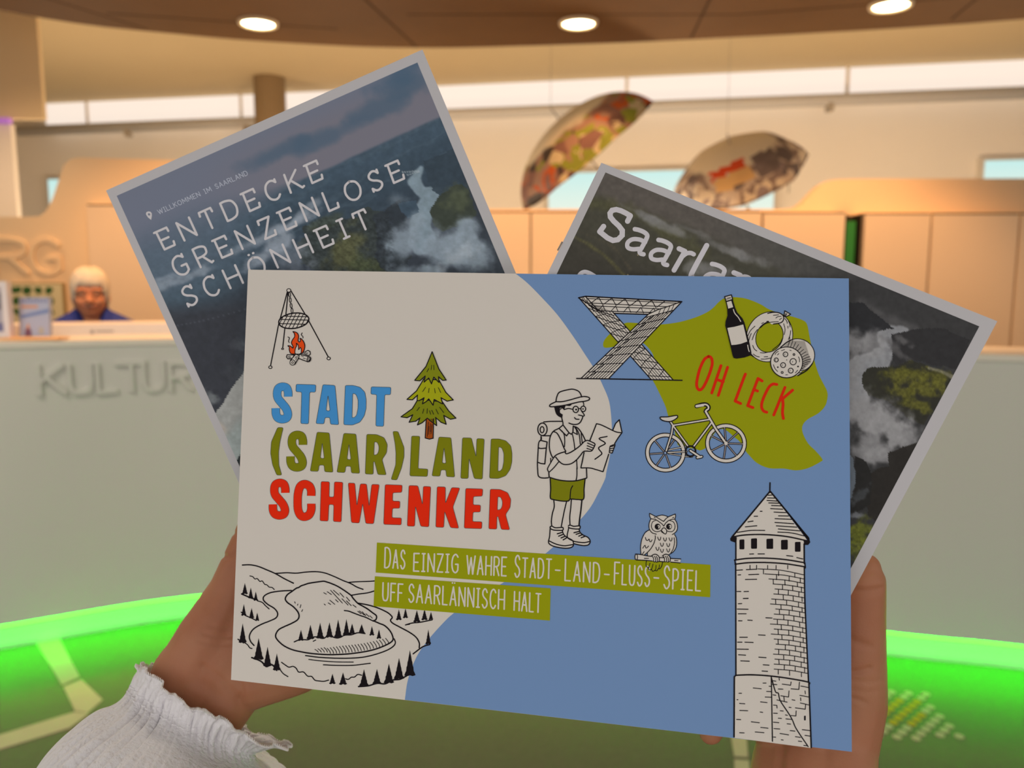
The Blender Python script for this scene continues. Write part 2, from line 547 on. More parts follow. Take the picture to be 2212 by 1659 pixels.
def campfire():
    b = board
    b.frame(570, 615, 8.731)
    w = 2.4
    for s in ('440,140 330,560 275,760 125,1530', '455,150 415,560', '395,820 355,1190', '515,125 770,545 850,690 1215,1365'):
        b.line(s, w, BK, 3, smooth=False)
    for x, y, r in ((122, 1556, 36), (352, 1210, 24), (1222, 1390, 37)):
        b.dot(x, y, r + 3, r - 3, BK, 4); b.dot(x, y, r - 14, r - 19, W_, 5)
    b.dot(470, 108, 46, 40, BK, 4); b.dot(470, 108, 30, 25, W_, 5)
    for x, y, r in ((485, 185, .12), (497, 290, .05), (513, 395, .12), (530, 490, .05)):
        b.ring(x, y, 18, 45, 1.7, BK, 4, rot=-r)
    b.dot(563, 680, 290, 145, W_, 4, 40, rot=-.14)
    b.ring(563, 680, 286, 143, 2.8, BK, 5, 44, rot=-.14)
    cs, sn = math.cos(-.14), math.sin(-.14)
    def inside(x, y):
        u, v = (x - 563) * cs + (y - 680) * sn, -(x - 563) * sn + (y - 680) * cs
        return (u / 283) ** 2 + (v / 140) ** 2 < 1
    def clip(p0, p1, w):
        pts = [(p0[0] + (p1[0] - p0[0]) * t / 60, p0[1] + (p1[1] - p0[1]) * t / 60) for t in range(61)]
        pts = [q for q in pts if inside(*q)]
        if len(pts) > 1: b.line([pts[0], pts[-1]], w, BK, 5, smooth=False)
    for y0, y1 in ((590, 605), (655, 668), (733, 748)): clip((260, y0), (870, y1), 1.9)
    for x in range(330, 960, 72): clip((x, 520), (x - 165, 850), 1.7)
    fl = P_('548,885 620,905 655,965 645,1050 668,1078 690,1060 685,1010 740,1060 772,1140 765,1210 740,1270 700,1300 560,1308 500,1290 478,1220 480,1180 452,1152 500,1158 545,1195 548,1160 520,1100 540,1040 578,980 575,920')
    FIRE = (208, 62, 10)
    b.fill(fl, FIRE, 4, smooth=True); b.line(fl, 1.9, BK, 5, closed=True)
    f2 = P_('612,1105 650,1150 655,1225 690,1185 705,1240 690,1300 600,1305 585,1260 600,1190 620,1150')
    b.fill(f2, W_, 6, smooth=True); b.line(f2, 1.7, BK, 7, closed=True)
    for s in ('452,985 480,1000 475,1030 465,1065 478,1092', '722,910 706,940 722,965 738,985 735,1005'):
        b.line(s, 1.7, BK, 4)
    def log(p, lay):
        b.fill(p, W_, lay); b.line(p, 2.0, BK, lay + 1, smooth=False, closed=True)
    log(P_('440,1320 570,1325 540,1395 450,1398 425,1360'), 6)
    log(P_('715,1295 830,1238 870,1260 875,1310 850,1335'), 6)
    log(P_('670,1310 860,1360 885,1385 870,1430 830,1455 655,1390'), 8)
    log(P_('600,1308 665,1335 660,1370 585,1500 520,1500 500,1430'), 8)
    b.dot(540, 1468, 56, 56, BK, 10); b.dot(540, 1468, 42, 42, W_, 11); b.ring(540, 1468, 18, 18, 1.3, BK, 12)
    b.ring(848, 1405, 34, 48, 1.8, BK, 10, rot=.3); b.ring(850, 1405, 14, 26, 1.2, BK, 10, rot=.3)
    for s in ('450,1355 500,1352', '465,1378 510,1372', '760,1295 800,1275', '790,1305 835,1285', '700,1340 745,1355', '740,1385 785,1395', '610,1350 590,1385', '635,1350 600,1420'):
        b.line(s, 1.3, BK, 10)
campfire()

def hiker():
    b = board
    b.frame(1150, 830, 8.733)
    w = 2.5
    # white grounds where the drawing crosses the blue
    b.fill('1210,745 1300,770 1510,858 1580,720 1640,668 1690,900 1560,1100 1560,1160 1500,1300 1450,1320 1340,1650 1330,1660 1000,1590 920,1580', W_, 3)
    def l(s, ww=w, **k): b.line(s, ww, BK, 5, **k)
    l('445,330 460,240 500,160 580,125 700,98 770,95 850,120 900,165 932,240')
    l('445,330 560,328 700,298 850,255 960,232 1040,240 1080,265 1060,300 980,322 880,335 750,365 620,395 480,415 350,425 325,405 350,375 445,330')
    l('955,330 968,370 968,410', 2.2)
    b.fill('425,420 610,395 610,450 600,485 570,460 530,445 505,480 510,540 560,575 560,632 500,610 455,570 430,510 420,460', BK, 5, smooth=True)
    b.fill('620,400 740,372 735,395 700,412 665,408', BK, 5)
    l('600,480 640,465 690,458 765,475', 2.2)
    b.ring(818, 475, 52, 60, 2.3, BK, 5); b.ring(960, 465, 46, 52, 2.3, BK, 5)
    b.dot(825, 478, 17, 19, BK, 5); b.dot(955, 466, 13, 16, BK, 5)
    l('870,465 890,458 915,462', 2.0)
    l('930,510 965,555 980,590 955,602 920,590 870,580', 2.3)
    l('955,602 935,660 905,715 860,750 800,760 740,752 690,732')
    l('795,630 825,658 880,662', 2.4)
    l('560,580 555,640 575,720 578,768')
    l('545,460 515,480 515,540 565,578', 2)
    # bedroll and rucksack
    b.ring(190, 850, 88, 118, 2.5, BK, 5); b.ring(183, 858, 36, 58, 2.3, BK, 5)
    l('215,712 330,702 555,700'); l('195,972 280,972 345,972')
    l('165,985 168,1040 130,1080 115,1140 105,1300 95,1500 100,1620 110,1720 150,1760 220,1770 300,1765')
    l('160,1060 278,1090 262,1210 235,1505 160,1495 108,1475', smooth=False)
    l('118,1200 160,1212 262,1205'); l('160,985 158,1060', 2)
    # shirt
    l('578,768 500,832 400,885 340,980 320,1100 325,1230 360,1340 395,1390 430,1350 500,1310 630,1268')
    l('395,890 470,930 540,1060 590,1190 630,1268'); l('500,832 590,925 610,1050 605,1180', 2.2)
    l('500,832 645,975 690,915 640,850 578,768', smooth=False); l('690,915 735,945 765,905 770,790', smooth=False)
    l('770,790 860,830 940,940 1000,1060'); l('770,800 765,905 850,950 830,860 800,810', 2.2, smooth=False)
    l('810,805 880,940 905,1130', 2.2); l('920,930 940,1100', 2.2)
    l('755,945 780,1060 800,1215', 2.2)
    # arm and hand
    l('615,1275 640,1312 720,1285 820,1222 910,1150 975,1085 1040,1060 1110,1085 1175,1120 1175,1160 1130,1245 1090,1265 1020,1262 960,1275 900,1350 830,1430 740,1495 650,1515 570,1505 500,1450 440,1375')
    for s in ('1040,1110 1160,1160', '1035,1160 1150,1205', '1030,1210 1120,1240'): l(s, 2.2)
    # map
    l('1085,1060 1210,745', smooth=False); l('1210,745 1290,765 1400,815 1520,875 1600,905 1690,915')
    l('1520,860 1570,740 1640,670 1665,790 1690,905', smooth=False)
    l('1690,915 1620,1010 1555,1115'); l('1440,1320 1335,1645', smooth=False)
    l('975,1290 915,1578', smooth=False); l('915,1578 1080,1580 1200,1610 1330,1650')
    l('1410,985 1260,1025 1375,1115 1250,1200 1310,1300 1270,1350 1180,1415', 2.6)
    l('1560,1130 1470,1165 1460,1195 1450,1290 1505,1300 1560,1150', 2.2, smooth=False)
    for s in ('1470,1180 1545,1160', '1465,1220 1540,1200', '1460,1260 1525,1245'): l(s, 2.2)
    # lower shirt, strap, legs
    l('395,1395 300,1560 285,1610 310,1660', 2.2); l('500,1460 400,1580 310,1665', 2.2)
    l('835,1430 845,1600', 2.2); l('1020,1590 1025,1640', 2.2)
    l('345,1395 345,1480', 2)
    b.frame(1150, 1010, 8.733)
    sh = P_('335,200 480,240 690,255 850,245 990,215 985,400 965,595 710,600 680,630 560,630 400,605 345,570')
    b.fill(sh, (106, 106, 2), 4); 
    l('310,95 315,160 330,185 500,235 690,255 850,245 1020,200', 2.6); l('1020,20 1028,190')
    l('335,190 345,400 340,570 400,605 560,632 680,630 715,595 850,602 965,592 975,400 995,215', 2.6)
    l('760,345 725,420 710,590', 2.2); l('840,10 840,150 825,240', 2.2)
    shoes = P_('700,610 930,610 915,780 885,1000 880,1090 905,1120 890,1190 950,1260 1050,1310 1090,1370 1080,1430 1040,1470 900,1465 780,1440 770,1490 700,1520 560,1515 400,1490 310,1440 320,1180 360,1090 370,900 410,750 400,610')
    b.fill(shoes, W_, 3)
    l('405,620 412,740 375,880 360,1010 365,1095'); l('645,640 600,830 545,1110'); l('735,605 722,780 705,930 710,1085'); l('935,605 915,800 890,980 880,1090', 3)
    l('335,1120 370,1105 430,1135 550,1130 578,1135 575,1180 500,1185 400,1178 340,1150 335,1120'); l('680,1095 720,1088 780,1108 880,1100 900,1110 890,1155 800,1158 700,1140 680,1120')
    l('335,1160 325,1300 305,1390 320,1440 400,1485 560,1518 680,1520 760,1490 775,1430 750,1370 650,1315 590,1260 565,1190')
    l('318,1385 450,1445 600,1475 760,1455'); l('685,1140 660,1310 760,1380 850,1405 980,1415 1080,1395')
    l('880,1160 900,1220 960,1275 1050,1320 1090,1390 1060,1455 980,1472 880,1460 780,1435')
    for s in ('470,1250 555,1225', '495,1295 585,1258', '540,1328 610,1300', '580,1365 640,1330', '785,1230 880,1205', '825,1260 900,1235', '875,1295 945,1265', '920,1325 985,1300'):
        l(s, 2.6)
hiker()

def owl():
    b = board
    b.frame(1360, 1095, 11.44)
    w = 1.75
    def l(s, ww=w, lay=6, **k): b.line(s, ww, BK, lay, **k)
    body = P_('500,155 640,235 780,205 940,240 1130,175 1140,240 1120,310 1175,420 1185,520 1160,600 1110,670 1165,800 1160,950 1110,1070 980,1180 940,1200 800,1560 740,1530 690,1580 580,1590 500,1550 430,1490 405,1430 415,1330 440,1150 300,1220 275,1050 290,850 350,680 485,570 475,450 525,300 495,210')
    b.fill(body, W_, 3)
    l('495,160 640,235 700,275 840,360 900,290 960,245 1130,175 1140,230 1120,300 1050,305 960,340 890,400 845,475 800,420 720,360 640,310 525,292 500,240 490,180 495,160', smooth=False)
    l('665,235 780,205 860,210 940,240')
    l('525,295 485,400 480,500 500,570 560,640 660,675'); l('1120,310 1170,400 1185,510 1165,590 1110,650 1055,685')
    l('650,330 570,370 540,470 570,560 650,610 740,600 800,570', 1.6); l('990,335 1080,370 1120,450 1115,540 1060,605 980,610 920,590', 1.6)
    for x, y in ((692, 488), (975, 485)):
        b.dot(x, y, 72, 75, BK, 6); b.dot(x + 22, y, 36, 42, W_, 7); b.dot(x - 12, y, 36, 42, BK, 8); b.dot(x + 2, y - 18, 9, 9, W_, 9)
    bk = P_('850,515 905,560 915,620 890,670 850,655 790,610 800,555')
    b.fill(bk, W_, 7, smooth=True); l(bk, 1.8, 8, closed=True); l('790,590 850,650', 1.6, 8)
    l('485,570 390,630 310,780 275,950 275,1100 300,1220 400,1160 520,1040 600,900 635,780 632,710')
    l('1110,680 1150,760 1165,880 1145,1010 1080,1110 980,1175 940,1195'); l('1100,760 1110,880 1080,1030 1020,1140', 1.6)
    l('390,755 410,815 450,830 480,795 500,855 530,860 555,815', 1.6); l('325,1020 380,950 400,1010 430,1010 470,965', 1.6); l('360,1105 315,1170', 1.6)
    for x, y in ((735, 790), (875, 810), (1015, 810), (800, 940), (955, 950), (690, 1040), (800, 1090), (955, 1080)):
        l([(x - 40, y - 45), (x - 20, y + 15), (x + 5, y + 35), (x + 28, y + 5), (x + 36, y - 45)], 1.6)
    l('610,255 632,268', 1.8); l('1065,262 1092,258', 1.8)
    br = P_('150,1165 300,1185 560,1225 740,1250 1030,1275 1265,1290 1250,1385 1020,1365 820,1360 560,1335 170,1310 135,1250')
    b.fill(br, W_, 7)
    l('150,1165 280,1180 440,1212 560,1225', 2, 8); l('740,1255 840,1255', 2, 8); l('1020,1275 1265,1288', 2, 8); l('170,1310 400,1322 560,1338', 2.2, 8); l('730,1345 850,1358', 2.2, 8); l('1020,1365 1250,1385', 2.2, 8)
    b.ring(165, 1238, 32, 72, 1.8, BK, 8)
    l('365,1272 470,1272', 1.8, 8); l('1110,1325 1195,1330', 1.8, 8)
    for x in (640, 910):
        f = P_('%d,1215 %d,1180 %d,1175 %d,1200 %d,1260 %d,1350 %d,1365 %d,1360 %d,1330 %d,1250' % (x - 100, x - 50, x, x + 60, x + 95, x + 85, x + 30, x - 40, x - 55, x - 60))
        b.fill(f, W_, 9, smooth=True)
        l('%d,1215 %d,1180 %d,1172 %d,1200 %d,1260 %d,1345' % (x - 100, x - 50, x, x + 60, x + 95, x + 90), 2.0, 10)
        for dx in (-60, -10, 35): l('%d,1220 %d,1275 %d,1350' % (x + dx - 15, x + dx + 12, x + dx + 12), 1.8, 10)
        l('%d,1350 %d,1360 %d,1350 %d,1365 %d,1345' % (x - 50, x - 25, x - 2, x + 30, x + 88), 1.8, 10)
    l('415,1335 405,1420 420,1480 455,1490 470,1540 510,1560 540,1545 570,1590 630,1570 670,1580 710,1530 745,1530 790,1470 815,1375')
    l('505,1390 480,1470 470,1520', 1.6); l('580,1415 560,1490 540,1545', 1.6); l('655,1440 650,1520 625,1570', 1.6); l('740,1430 730,1500 715,1525', 1.6)
    l('440,1140 440,1210', 1.8)
owl()

def bicycle():
    b = board
    b.frame(1380, 860, 9.217)
    def tube(s, w, lay=3, smooth=False, o=2.6, **k):
        b.line(s, w + o * 1.55, BK, lay, smooth=smooth, **k); b.line(s, w, W_, lay + 1, smooth=smooth, **k)
    def wheel(x, y, rx, ry, sp, hub, lay):
        b.ring(x, y, rx, ry, 6.0 + 4.2, BK, lay, 48, rot=.1); b.ring(x, y, rx, ry, 6.0, W_, lay + 1, 48, rot=.1)
        for a in sp:
            a = math.radians(a)
            p0 = (hub[0] + 40 * math.cos(a), hub[1] + 40 * math.sin(a)); 
            # reach to the tyre
            t = 1.0
            for q in range(400):
                px_, py_ = hub[0] + q * math.cos(a), hub[1] + q * math.sin(a)
                if ((px_ - x) / (rx - 30)) ** 2 + ((py_ - y) / (ry - 30)) ** 2 > 1: break
            b.line([p0, (px_, py_)], 4.6, BK, lay - 1, smooth=False, butt=True); b.line([p0, (px_, py_)], 1.5, (140, 130, 125), lay, smooth=False, butt=True)
    wheel(530, 1085, 360, 350, (-130, 176, 125, 70, -55), (525, 1092), 4)
    wheel(1735, 900, 370, 350, (-153, -95, -42, 2, 50, 98, 153), (1735, 900), 4)
    tube('600,1030 870,975', 1.6, 4, o=1.7); tube('590,1105 880,1155', 1.0, 4, o=1.8); tube('870,970 960,950', 1.0, 3, o=1.8); tube('890,1160 1060,1170', 1.0, 3, o=1.8)
    tube('675,550 655,700 545,1050', 2.8, 6); tube('580,1085 950,1065', 2.0, 6, o=2)
    b.dot(525, 1092, 36, 40, BK, 8); b.dot(525, 1092, 22, 25, (110, 128, 155), 9)
    tube('620,455 690,560 980,960', 2.8, 6); tube('700,540 1400,425', 2.8, 6); tube('1440,500 1090,965', 3.0, 6)
    tube('1330,265 1530,610 1735,900', 4.0, 6)
    b.line('1330,265 1345,240 1380,215 1385,170 1340,130 1260,130 1150,160', 7.2 + 2, BK, 6, n=8); b.line('1330,265 1345,240 1380,215 1385,170 1340,130 1260,130', 3.4, W_, 7, n=8); b.line('1280,138 1220,148 1150,160', 5.4, W_, 7)
    b.dot(1735, 900, 34, 36, W_, 8)
    sd = P_('430,380 580,372 740,345 772,360 755,400 650,460 540,462 450,430')
    b.fill(sd, W_, 7, smooth=True); b.line(sd, 2.4, BK, 8, closed=True)
    b.ring(1030, 1055, 92, 95, 2.2, BK, 8); b.ring(1030, 1055, 110, 112, 1.4, BK, 8)
    tube('1025,1045 1200,1160', 3.6, 8); tube('1165,1185 1250,1165', 3.6, 8)
bicycle()

def food():
    b = board
    b.frame(1550, 625, 8.295)
    def l(s, ww=1.9, lay=6, **k): b.line(s, ww, BK, lay, **k)
    # sausage ring
    b.ring(930, 850, 322, 372, 22.5, BK, 3, 56, rot=.45); b.ring(930, 850, 322, 372, 19.0, W_, 4, 56, rot=.45)
    end = P_('980,420 1080,415 1160,450 1185,510 1160,580 1090,612 960,620 900,500')
    b.fill(end, W_, 5, smooth=True); l('900,430 1000,412 1090,418 1160,455 1188,510 1165,575 1110,605 1000,622', 2.4)
    b.fill('1205,385 1310,445 1245,485 1195,480', W_, 6); l('1205,385 1310,445 1245,485 1190,485 1205,385', 2.2, 7, smooth=False); b.dot(1205, 480, 22, 16, BK, 8)
    for s in ('1225,430 1215,460', '1245,435 1228,465', '1000,465 1095,455', '1045,515 1080,490 1140,482', '1110,545 1150,515', '790,615 825,595', '880,575 910,570', '765,690 850,620 950,590 1090,578',
              '545,830 590,740 670,660', '620,905 660,800 715,720', '560,920 580,850 605,790', '630,1005 660,1070 705,1105', '765,1135 830,1140 890,1130', '640,1160 690,1195 750,1212', '835,1210 900,1205', '780,1250 860,1250 950,1230', '600,1180 650,1212',
              '1185,615 1210,720 1195,810', '1170,870 1110,980 985,1085', '1210,525 1240,570 1250,610', '1270,570 1295,620 1300,675', '1262,660 1262,695', '1310,740 1300,820 1270,900'):
        l(s, 1.6)
    # cheese
    b.dot(1430, 1180, 318, 302, BK, 6, 40); b.dot(1430, 1180, 302, 286, W_, 7, 40)
    b.fill('1130,1050 1300,920 1560,920 1680,1300 1440,1540 1300,1560', W_, 7)
    l('1130,1040 1240,950 1330,905', 2.4, 8); l('1440,1545 1600,1450 1700,1330', 2.6, 8)
    for i in range(16):
        t = i / 15
        x1, y1 = 1320 + 420 * math.sin(t * 1.9) , 930 + 620 * t
        x0, y0 = 1215 + 320 * math.sin(.15 + t * 1.75), 1020 + 470 * t
        x1 = min(x1, 1430 + 285 * math.sqrt(max(0, 1 - ((y1 - 60 * (1 - t) - 1180) / 286) ** 2)))
        l([(x0, y0), ((x0 + x1) / 2, (y0 + y1) / 2 - 25 - 30 * (1 - t)), (x1 - 25, y1 - 70 * (1 - t * .4))], 1.4, 8)
    b.dot(1238, 1308, 296, 286, BK, 9, 44); b.dot(1238, 1308, 278, 268, W_, 10, 44)
    for x, y, r in ((1218, 1165, 42), (1052, 1265, 36), (1355, 1297, 56), (1175, 1358, 44), (1312, 1457, 44), (1370, 1168, 16), (1158, 1490, 17)):
        b.ring(x, y, r, r, 1.9, BK, 11); 
        if r > 30: l([(x - 8, y - 12), (x - 16, y + 12)], 1.1, 11)
    for x, y, r in ((1080, 1395, 15), (1442, 1383, 16), (1240, 1265, 9)): b.dot(x, y, r, r, BK, 11)
    for s in ('1030,1170 1050,1135 1090,1110', '1075,1175 1100,1150', '1145,1098 1200,1080', '1295,1090 1320,1098', '1450,1210 1468,1250 1470,1300', '1000,1350 1030,1420 1075,1470', '1435,1450 1395,1498', '1220,1532 1255,1532'):
        l(s, 1.5, 11)
    # bottle
    bot = P_('125,128 250,95 272,165 275,210 310,330 350,420 440,520 475,590 560,930 600,1130 598,1175 480,1215 340,1235 295,1225 275,1180 180,780 145,650 150,580 185,470 180,360 160,250')
    b.fill(bot, BK, 12); l(bot, 1.5, 12, closed=True, smooth=False)
    b.fill('140,138 240,112 258,175 160,205', W_, 13); b.fill('165,228 245,205 280,320 192,345', W_, 13)
    b.fill('175,692 300,672 460,630 532,935 420,975 330,992 250,998', W_, 13)
    l('165,160 235,140', 1.2, 14); l('160,180 240,158', 1.2, 14)
    b.line('283,360 310,430 370,500 415,575', 1.9, W_, 13); b.line('540,1000 550,1060 568,1115', 1.9, W_, 13)
food()

def polygon_landmark():
    b = board
    b.frame(1235, 625, 8.092)
    def l(s, ww=1.7, lay=5, **k): b.line(s, ww, BK, lay, smooth=False, **k)
    back = P_('125,148 230,128 480,380 720,395 1420,1090 1770,1580 1380,1570 800,900')
    b.fill('125,148 240,125 1925,218 1340,435 750,425 720,400 470,370 300,270', W_, 3)
    legA = P_('125,148 700,390 1770,1580 1385,1572')
    b.fill(legA, W_, 3)
    def cross(a0, a1, b0, b1, t):
        return (a0[0] + (a1[0] - a0[0]) * t, a0[1] + (a1[1] - a0[1]) * t), (b0[0] + (b1[0] - b0[0]) * t, b0[1] + (b1[1] - b0[1]) * t)
    # receding leg: from the upper corner down to the ground on the other side
    eA0, eA1, eB0, eB1 = (125, 148), (1385, 1572), (720, 400), (1770, 1580)
    for i in range(1, 10):
        p, q = cross(eA0, eA1, eB0, eB1, i / 9.6 + .02); l([p, q], 1.6)
        p2, q2 = cross(eA0, eA1, eB0, eB1, (i + 1) / 9.6 + .02)
        if i < 9: l([q, ((p2[0] + q2[0]) / 2, (p2[1] + q2[1]) / 2), ], 1.6); l([((p[0] + q[0]) / 2, (p[1] + q[1]) / 2), p2], 1.4)
    for t in (.14, .28, .42, .55, .7, .85):
        l([(eA0[0] + (eB0[0] - eA0[0]) * t + 150 * (1 - t), eA0[1] + (eB0[1] - eA0[1]) * t + 150 * (1 - t)), (eA1[0] + (eB1[0] - eA1[0]) * t, eA1[1] + (eB1[1] - eA1[1]) * t)], 1.2)
    l([eA0, eA1], 2.2); l([eB0, eB1], 2.2)
    # top beam
    top = [(240, 122), (1925, 215)]; low = [(470, 375), (1400, 405)]
    l('120,148 240,122 1925,215', 2.8); l('470,375 720,385 1400,405', 1.9); l('740,420 1340,438', 2.6); l('260,160 1880,245', 1.6); l('350,240 1690,305', 1.6); l('400,290 1600,345', 1.6)
    for i in range(6):
        x = 470 + i * 232; y = 140 + i * 13
        l([(x, y), (x - 140, y + 105), ], 1.7)
        if i < 5: l([(x, y), (x + 75, y + 130)], 1.7)
    for i in range(6):
        x = 545 + i * 222; y = 280 + i * 12
        l([(x, y), (x - 85, y + 95)], 1.5); l([(x, y), (x + 45, y + 100)], 1.5)
    l('120,148 470,375', 2.0); l('240,125 470,375', 2.2); l('180,150 240,240', 1.4); l('205,145 262,225', 1.4)
    l('300,245 350,240', 1.4); l('262,180 300,280 460,375', 1.6); l('350,250 380,390', 1.5); l('480,380 740,460', 1.8)
    # front leg
    front = P_('1925,218 1500,350 1340,435 165,1555 640,1565 1680,480')
    b.fill(front, W_, 6)
    fA0, fA1, fB0, fB1 = (1380, 400), (165, 1555), (1880, 260), (640, 1565)
    ls = []
    for i, t in enumerate((.08, .19, .31, .43, .545, .66, .79, .905)):
        p, q = cross(fA0, fA1, fB0, fB1, t); l([p, q], 1.7, 7); ls.append((p, q))
    ls.append(((165, 1555), (640, 1565)))
    for (p, q), (p2, q2) in zip(ls, ls[1:]):
        for k in range(1, 9):
            s_ = k / 9
            a = (p[0] + (q[0] - p[0]) * s_, p[1] + (q[1] - p[1]) * s_)
            e = (p2[0] + (q2[0] - p2[0]) * (s_ * .93 + .02), p2[1] + (q2[1] - p2[1]) * (s_ * .93 + .02))
            l([a, e], 1.5, 7)
        l([(p[0] + (q[0] - p[0]) * .33, p[1] + (q[1] - p[1]) * .33), (p2[0] + (q2[0] - p2[0]) * .18, p2[1] + (q2[1] - p2[1]) * .18)], 1.7, 7)
    l('1340,435 165,1555', 2.2, 8); l('1925,215 640,1565', 2.2, 8); l('1925,215 1640,315 1520,350 1340,435', 1.9, 8)
    for x in (1560, 1640, 1720, 1790): l([(x, 330 - (x - 1560) * .28), (x - 60, 470 - (x - 1560) * .3)], 1.4, 8)
    l('85,1558 640,1565 1930,1590', 2.6, 8)
polygon_landmark()

def slogan_oh():
    b = board
    b.frame(1480, 750, 8.508)
    for s, sm in (('430,170 350,230 270,400 220,600 215,720 260,785 330,740 420,560 490,350 495,240 470,185 430,170', 1), ('658,340 490,840', 0), ('780,370 610,885', 0), ('585,595 700,635', 0),
                  ('1108,495 1080,560 920,990 1020,1035', 0), ('1415,620 1340,575 1150,1075 1245,1110', 0), ('1260,775 1330,805', 0), ('1685,685 1610,680 1530,750 1430,960 1405,1090 1440,1170 1500,1195', 1),
                  ('1835,740 1630,1245', 0), ('1975,790 1790,950', 0), ('1790,950 1800,1050 1790,1200 1805,1310', 1)):
        b.line(s, 6.2, (184, 28, 0), 4, smooth=bool(sm))
slogan_oh()

def tower():
    b = board
    b.frame(1560, 1030, 6.143)
    def l(s, ww=2.0, lay=4, **k): b.line(s, ww, BK, lay, **k)
    b.fill('635,190 1120,830 1090,870 1085,1640 1142,2740 182,2640 190,830 140,800', W_, 3)
    l('635,80 633,190', 3.2); b.fill('633,180 660,215 605,215', BK, 5)
    b.fill('640,185 700,265 1150,800 1170,870 1140,905 1090,905 1080,850 1130,840', BK, 4)
    b.fill('630,185 600,240 200,730 140,800 195,800 190,880 110,850 105,820', BK, 4)
    l('633,195 130,800', 3.4, smooth=False); l('640,195 1150,820', 3.6, smooth=False)
    l('150,795 300,772 500,765 700,775 900,800 1130,850', 3.2)
    for s in ('610,245 660,242', '600,280 700,282', '595,314 735,322', '618,346 755,350', '655,381 780,385', '643,422 805,430', '688,468 850,475', '748,518 880,520', '702,555 920,565', '700,606 950,622', '718,651 990,668', '745,692 1030,718', '738,734 920,745 1090,785',
              '505,458 530,458', '425,524 470,523', '342,598 410,588', '308,664 460,650', '200,738 380,712 565,712'):
        l(s, 2.2)
    for x, y, w_, h_ in ((262, 898, 66, 130), (423, 887, 80, 136), (632, 890, 90, 134), (826, 902, 90, 128), (1003, 930, 76, 130)):
        b.fill([(x - w_ / 2, y - h_ / 2), (x + w_ / 2, y - h_ / 2 - 4), (x + w_ / 2, y + h_ / 2), (x - w_ / 2, y + h_ / 2)], BK, 4, rnd=14)
    l('182,870 182,1100', 3.2); l('1088,890 1090,1150', 3.6); l('180,1150 183,2630', 3.2); l('1090,1200 1100,1700 1146,2735', 3.2)
    l('165,1105 350,1082 600,1080 850,1100 1095,1140', 3.2); l('172,1160 350,1140 600,1138 850,1155 1105,1195', 3.2); l('168,1105 175,1165', 2.6); l('1098,1140 1105,1210', 2.6)
    for s in ('365,1025 418,1023', '475,1023 560,1023', '855,1045 938,1055', '990,1072 1070,1090', '195,1240 270,1235', '320,1232 460,1226', '210,1303 245,1300', '352,1298 485,1293', '308,1363 458,1360', '197,1522 248,1522', '290,1523 350,1521', '280,1615 345,1612'):
        l(s, 2.2)
    # brickwork on the shaded side
    random.seed(4)
    y, i = 1225, 0
    starts = [475, 565, 620, 675, 700, 685, 655, 640, 710, 690, 680, 640, 690, 650, 690, 715, 700, 680, 700, 690, 690, 700, 690, 690]
    edge = lambda yy: 1085 + (yy - 1200) * .042
    for i in range(21):
        y = 1222 + i * 66.5
        x0 = starts[i]; x1 = edge(y) 
        l([(x0, y), ((x0 + x1) / 2, y + 18), (x1, y + (x1 - x0) * .13)], 1.9)
        for k, fx in enumerate(((.12, .45, .8), (.3, .62, .9))[i % 2]):
            xx = x0 + (x1 - x0) * fx
            yy = y + (xx - x0) * .11
            if yy + 66 < 2660: l([(xx, yy), (xx - 2 + random.random() * 6, yy + 60)], 1.9)
    for x in (370, 457, 604, 715, 870): l([(x, 1175), (x, 1222)], 1.9)
    # footing
    b.frame(1560, 1290, 4.74)
    b.fill('130,805 500,808 890,870 912,1545 125,1440', W_, 5)
    l('140,800 300,795 500,808 700,835 880,870 890,895', 3.2, 6); l('140,800 125,815 122,1430', 3.4, 6, smooth=False); l('888,880 912,1540', 3.4, 6)
    l('503,815 515,1475', 2.6, 6); l('503,820 545,965 575,985 595,1060 680,1190 720,1260 760,1350 880,1530', 2.6, 6)
    for s in ('418,880 450,880', '318,930 400,938', '172,984 198,984', '152,1050 162,1050', '178,1088 232,1092', '180,1160 262,1163', '388,1176 415,1180', '392,1072 460,1080', '148,1252 190,1254', '298,1276 380,1286', '395,1334 470,1342', '338,1380 428,1388', '178,1388 225,1390',
              '455,965 500,967', '440,1022 505,1025', '480,912 505,915', '515,855 550,860', '515,892 560,896', '575,940 622,942', '520,1000 550,1004', '560,1052 665,1075', '715,1050 745,1056', '525,1105 560,1108', '685,1128 705,1130', '595,1163 625,1166', '525,1188 565,1190', '648,1206 668,1210', '575,1240 608,1242', '525,1280 580,1285', '652,1246 715,1252', '665,1296 700,1300', '530,1345 590,1350', '695,1366 745,1372', '592,1396 680,1410', '605,1460 625,1463', '525,1432 548,1434', '750,1428 800,1436', '780,1474 815,1478', '835,1518 870,1522',
              '805,910 885,925', '795,1005 885,1022', '800,1083 885,1103', '820,1357 900,1366', '848,1415 905,1424'):
        l(s, 2.0, 6, smooth=False)
    for s in ('615,890 700,902 706,868', '705,938 785,945 792,870', '600,1010 680,1022 684,960', '750,1133 850,1148 855,1100', '705,1212 755,1216 758,1165', '632,1022 636,1062', '848,960 852,990', '803,1030 806,1060', '583,830 585,850', '560,1108 562,1135'):
        l(s, 2.0, 6, smooth=False)
    b.fill('838,1215 856,1212 856,1262 838,1262', BK, 6, rnd=6)
    # shaft marks between the two halves
    for s in ('217,14 265,14', '165,68 200,66', '155,122 265,124', '165,170 245,170', '167,242 203,242', '262,235 308,238', '447,211 510,214', '372,386 440,390', '180,411 258,411', '158,461 203,461', '232,461 318,464', '155,532 268,534', '168,590 240,594', '190,652 278,656', '375,614 450,620', '420,692 480,696', '408,756 465,760'):
        l(s, 2.2, 4)
tower()

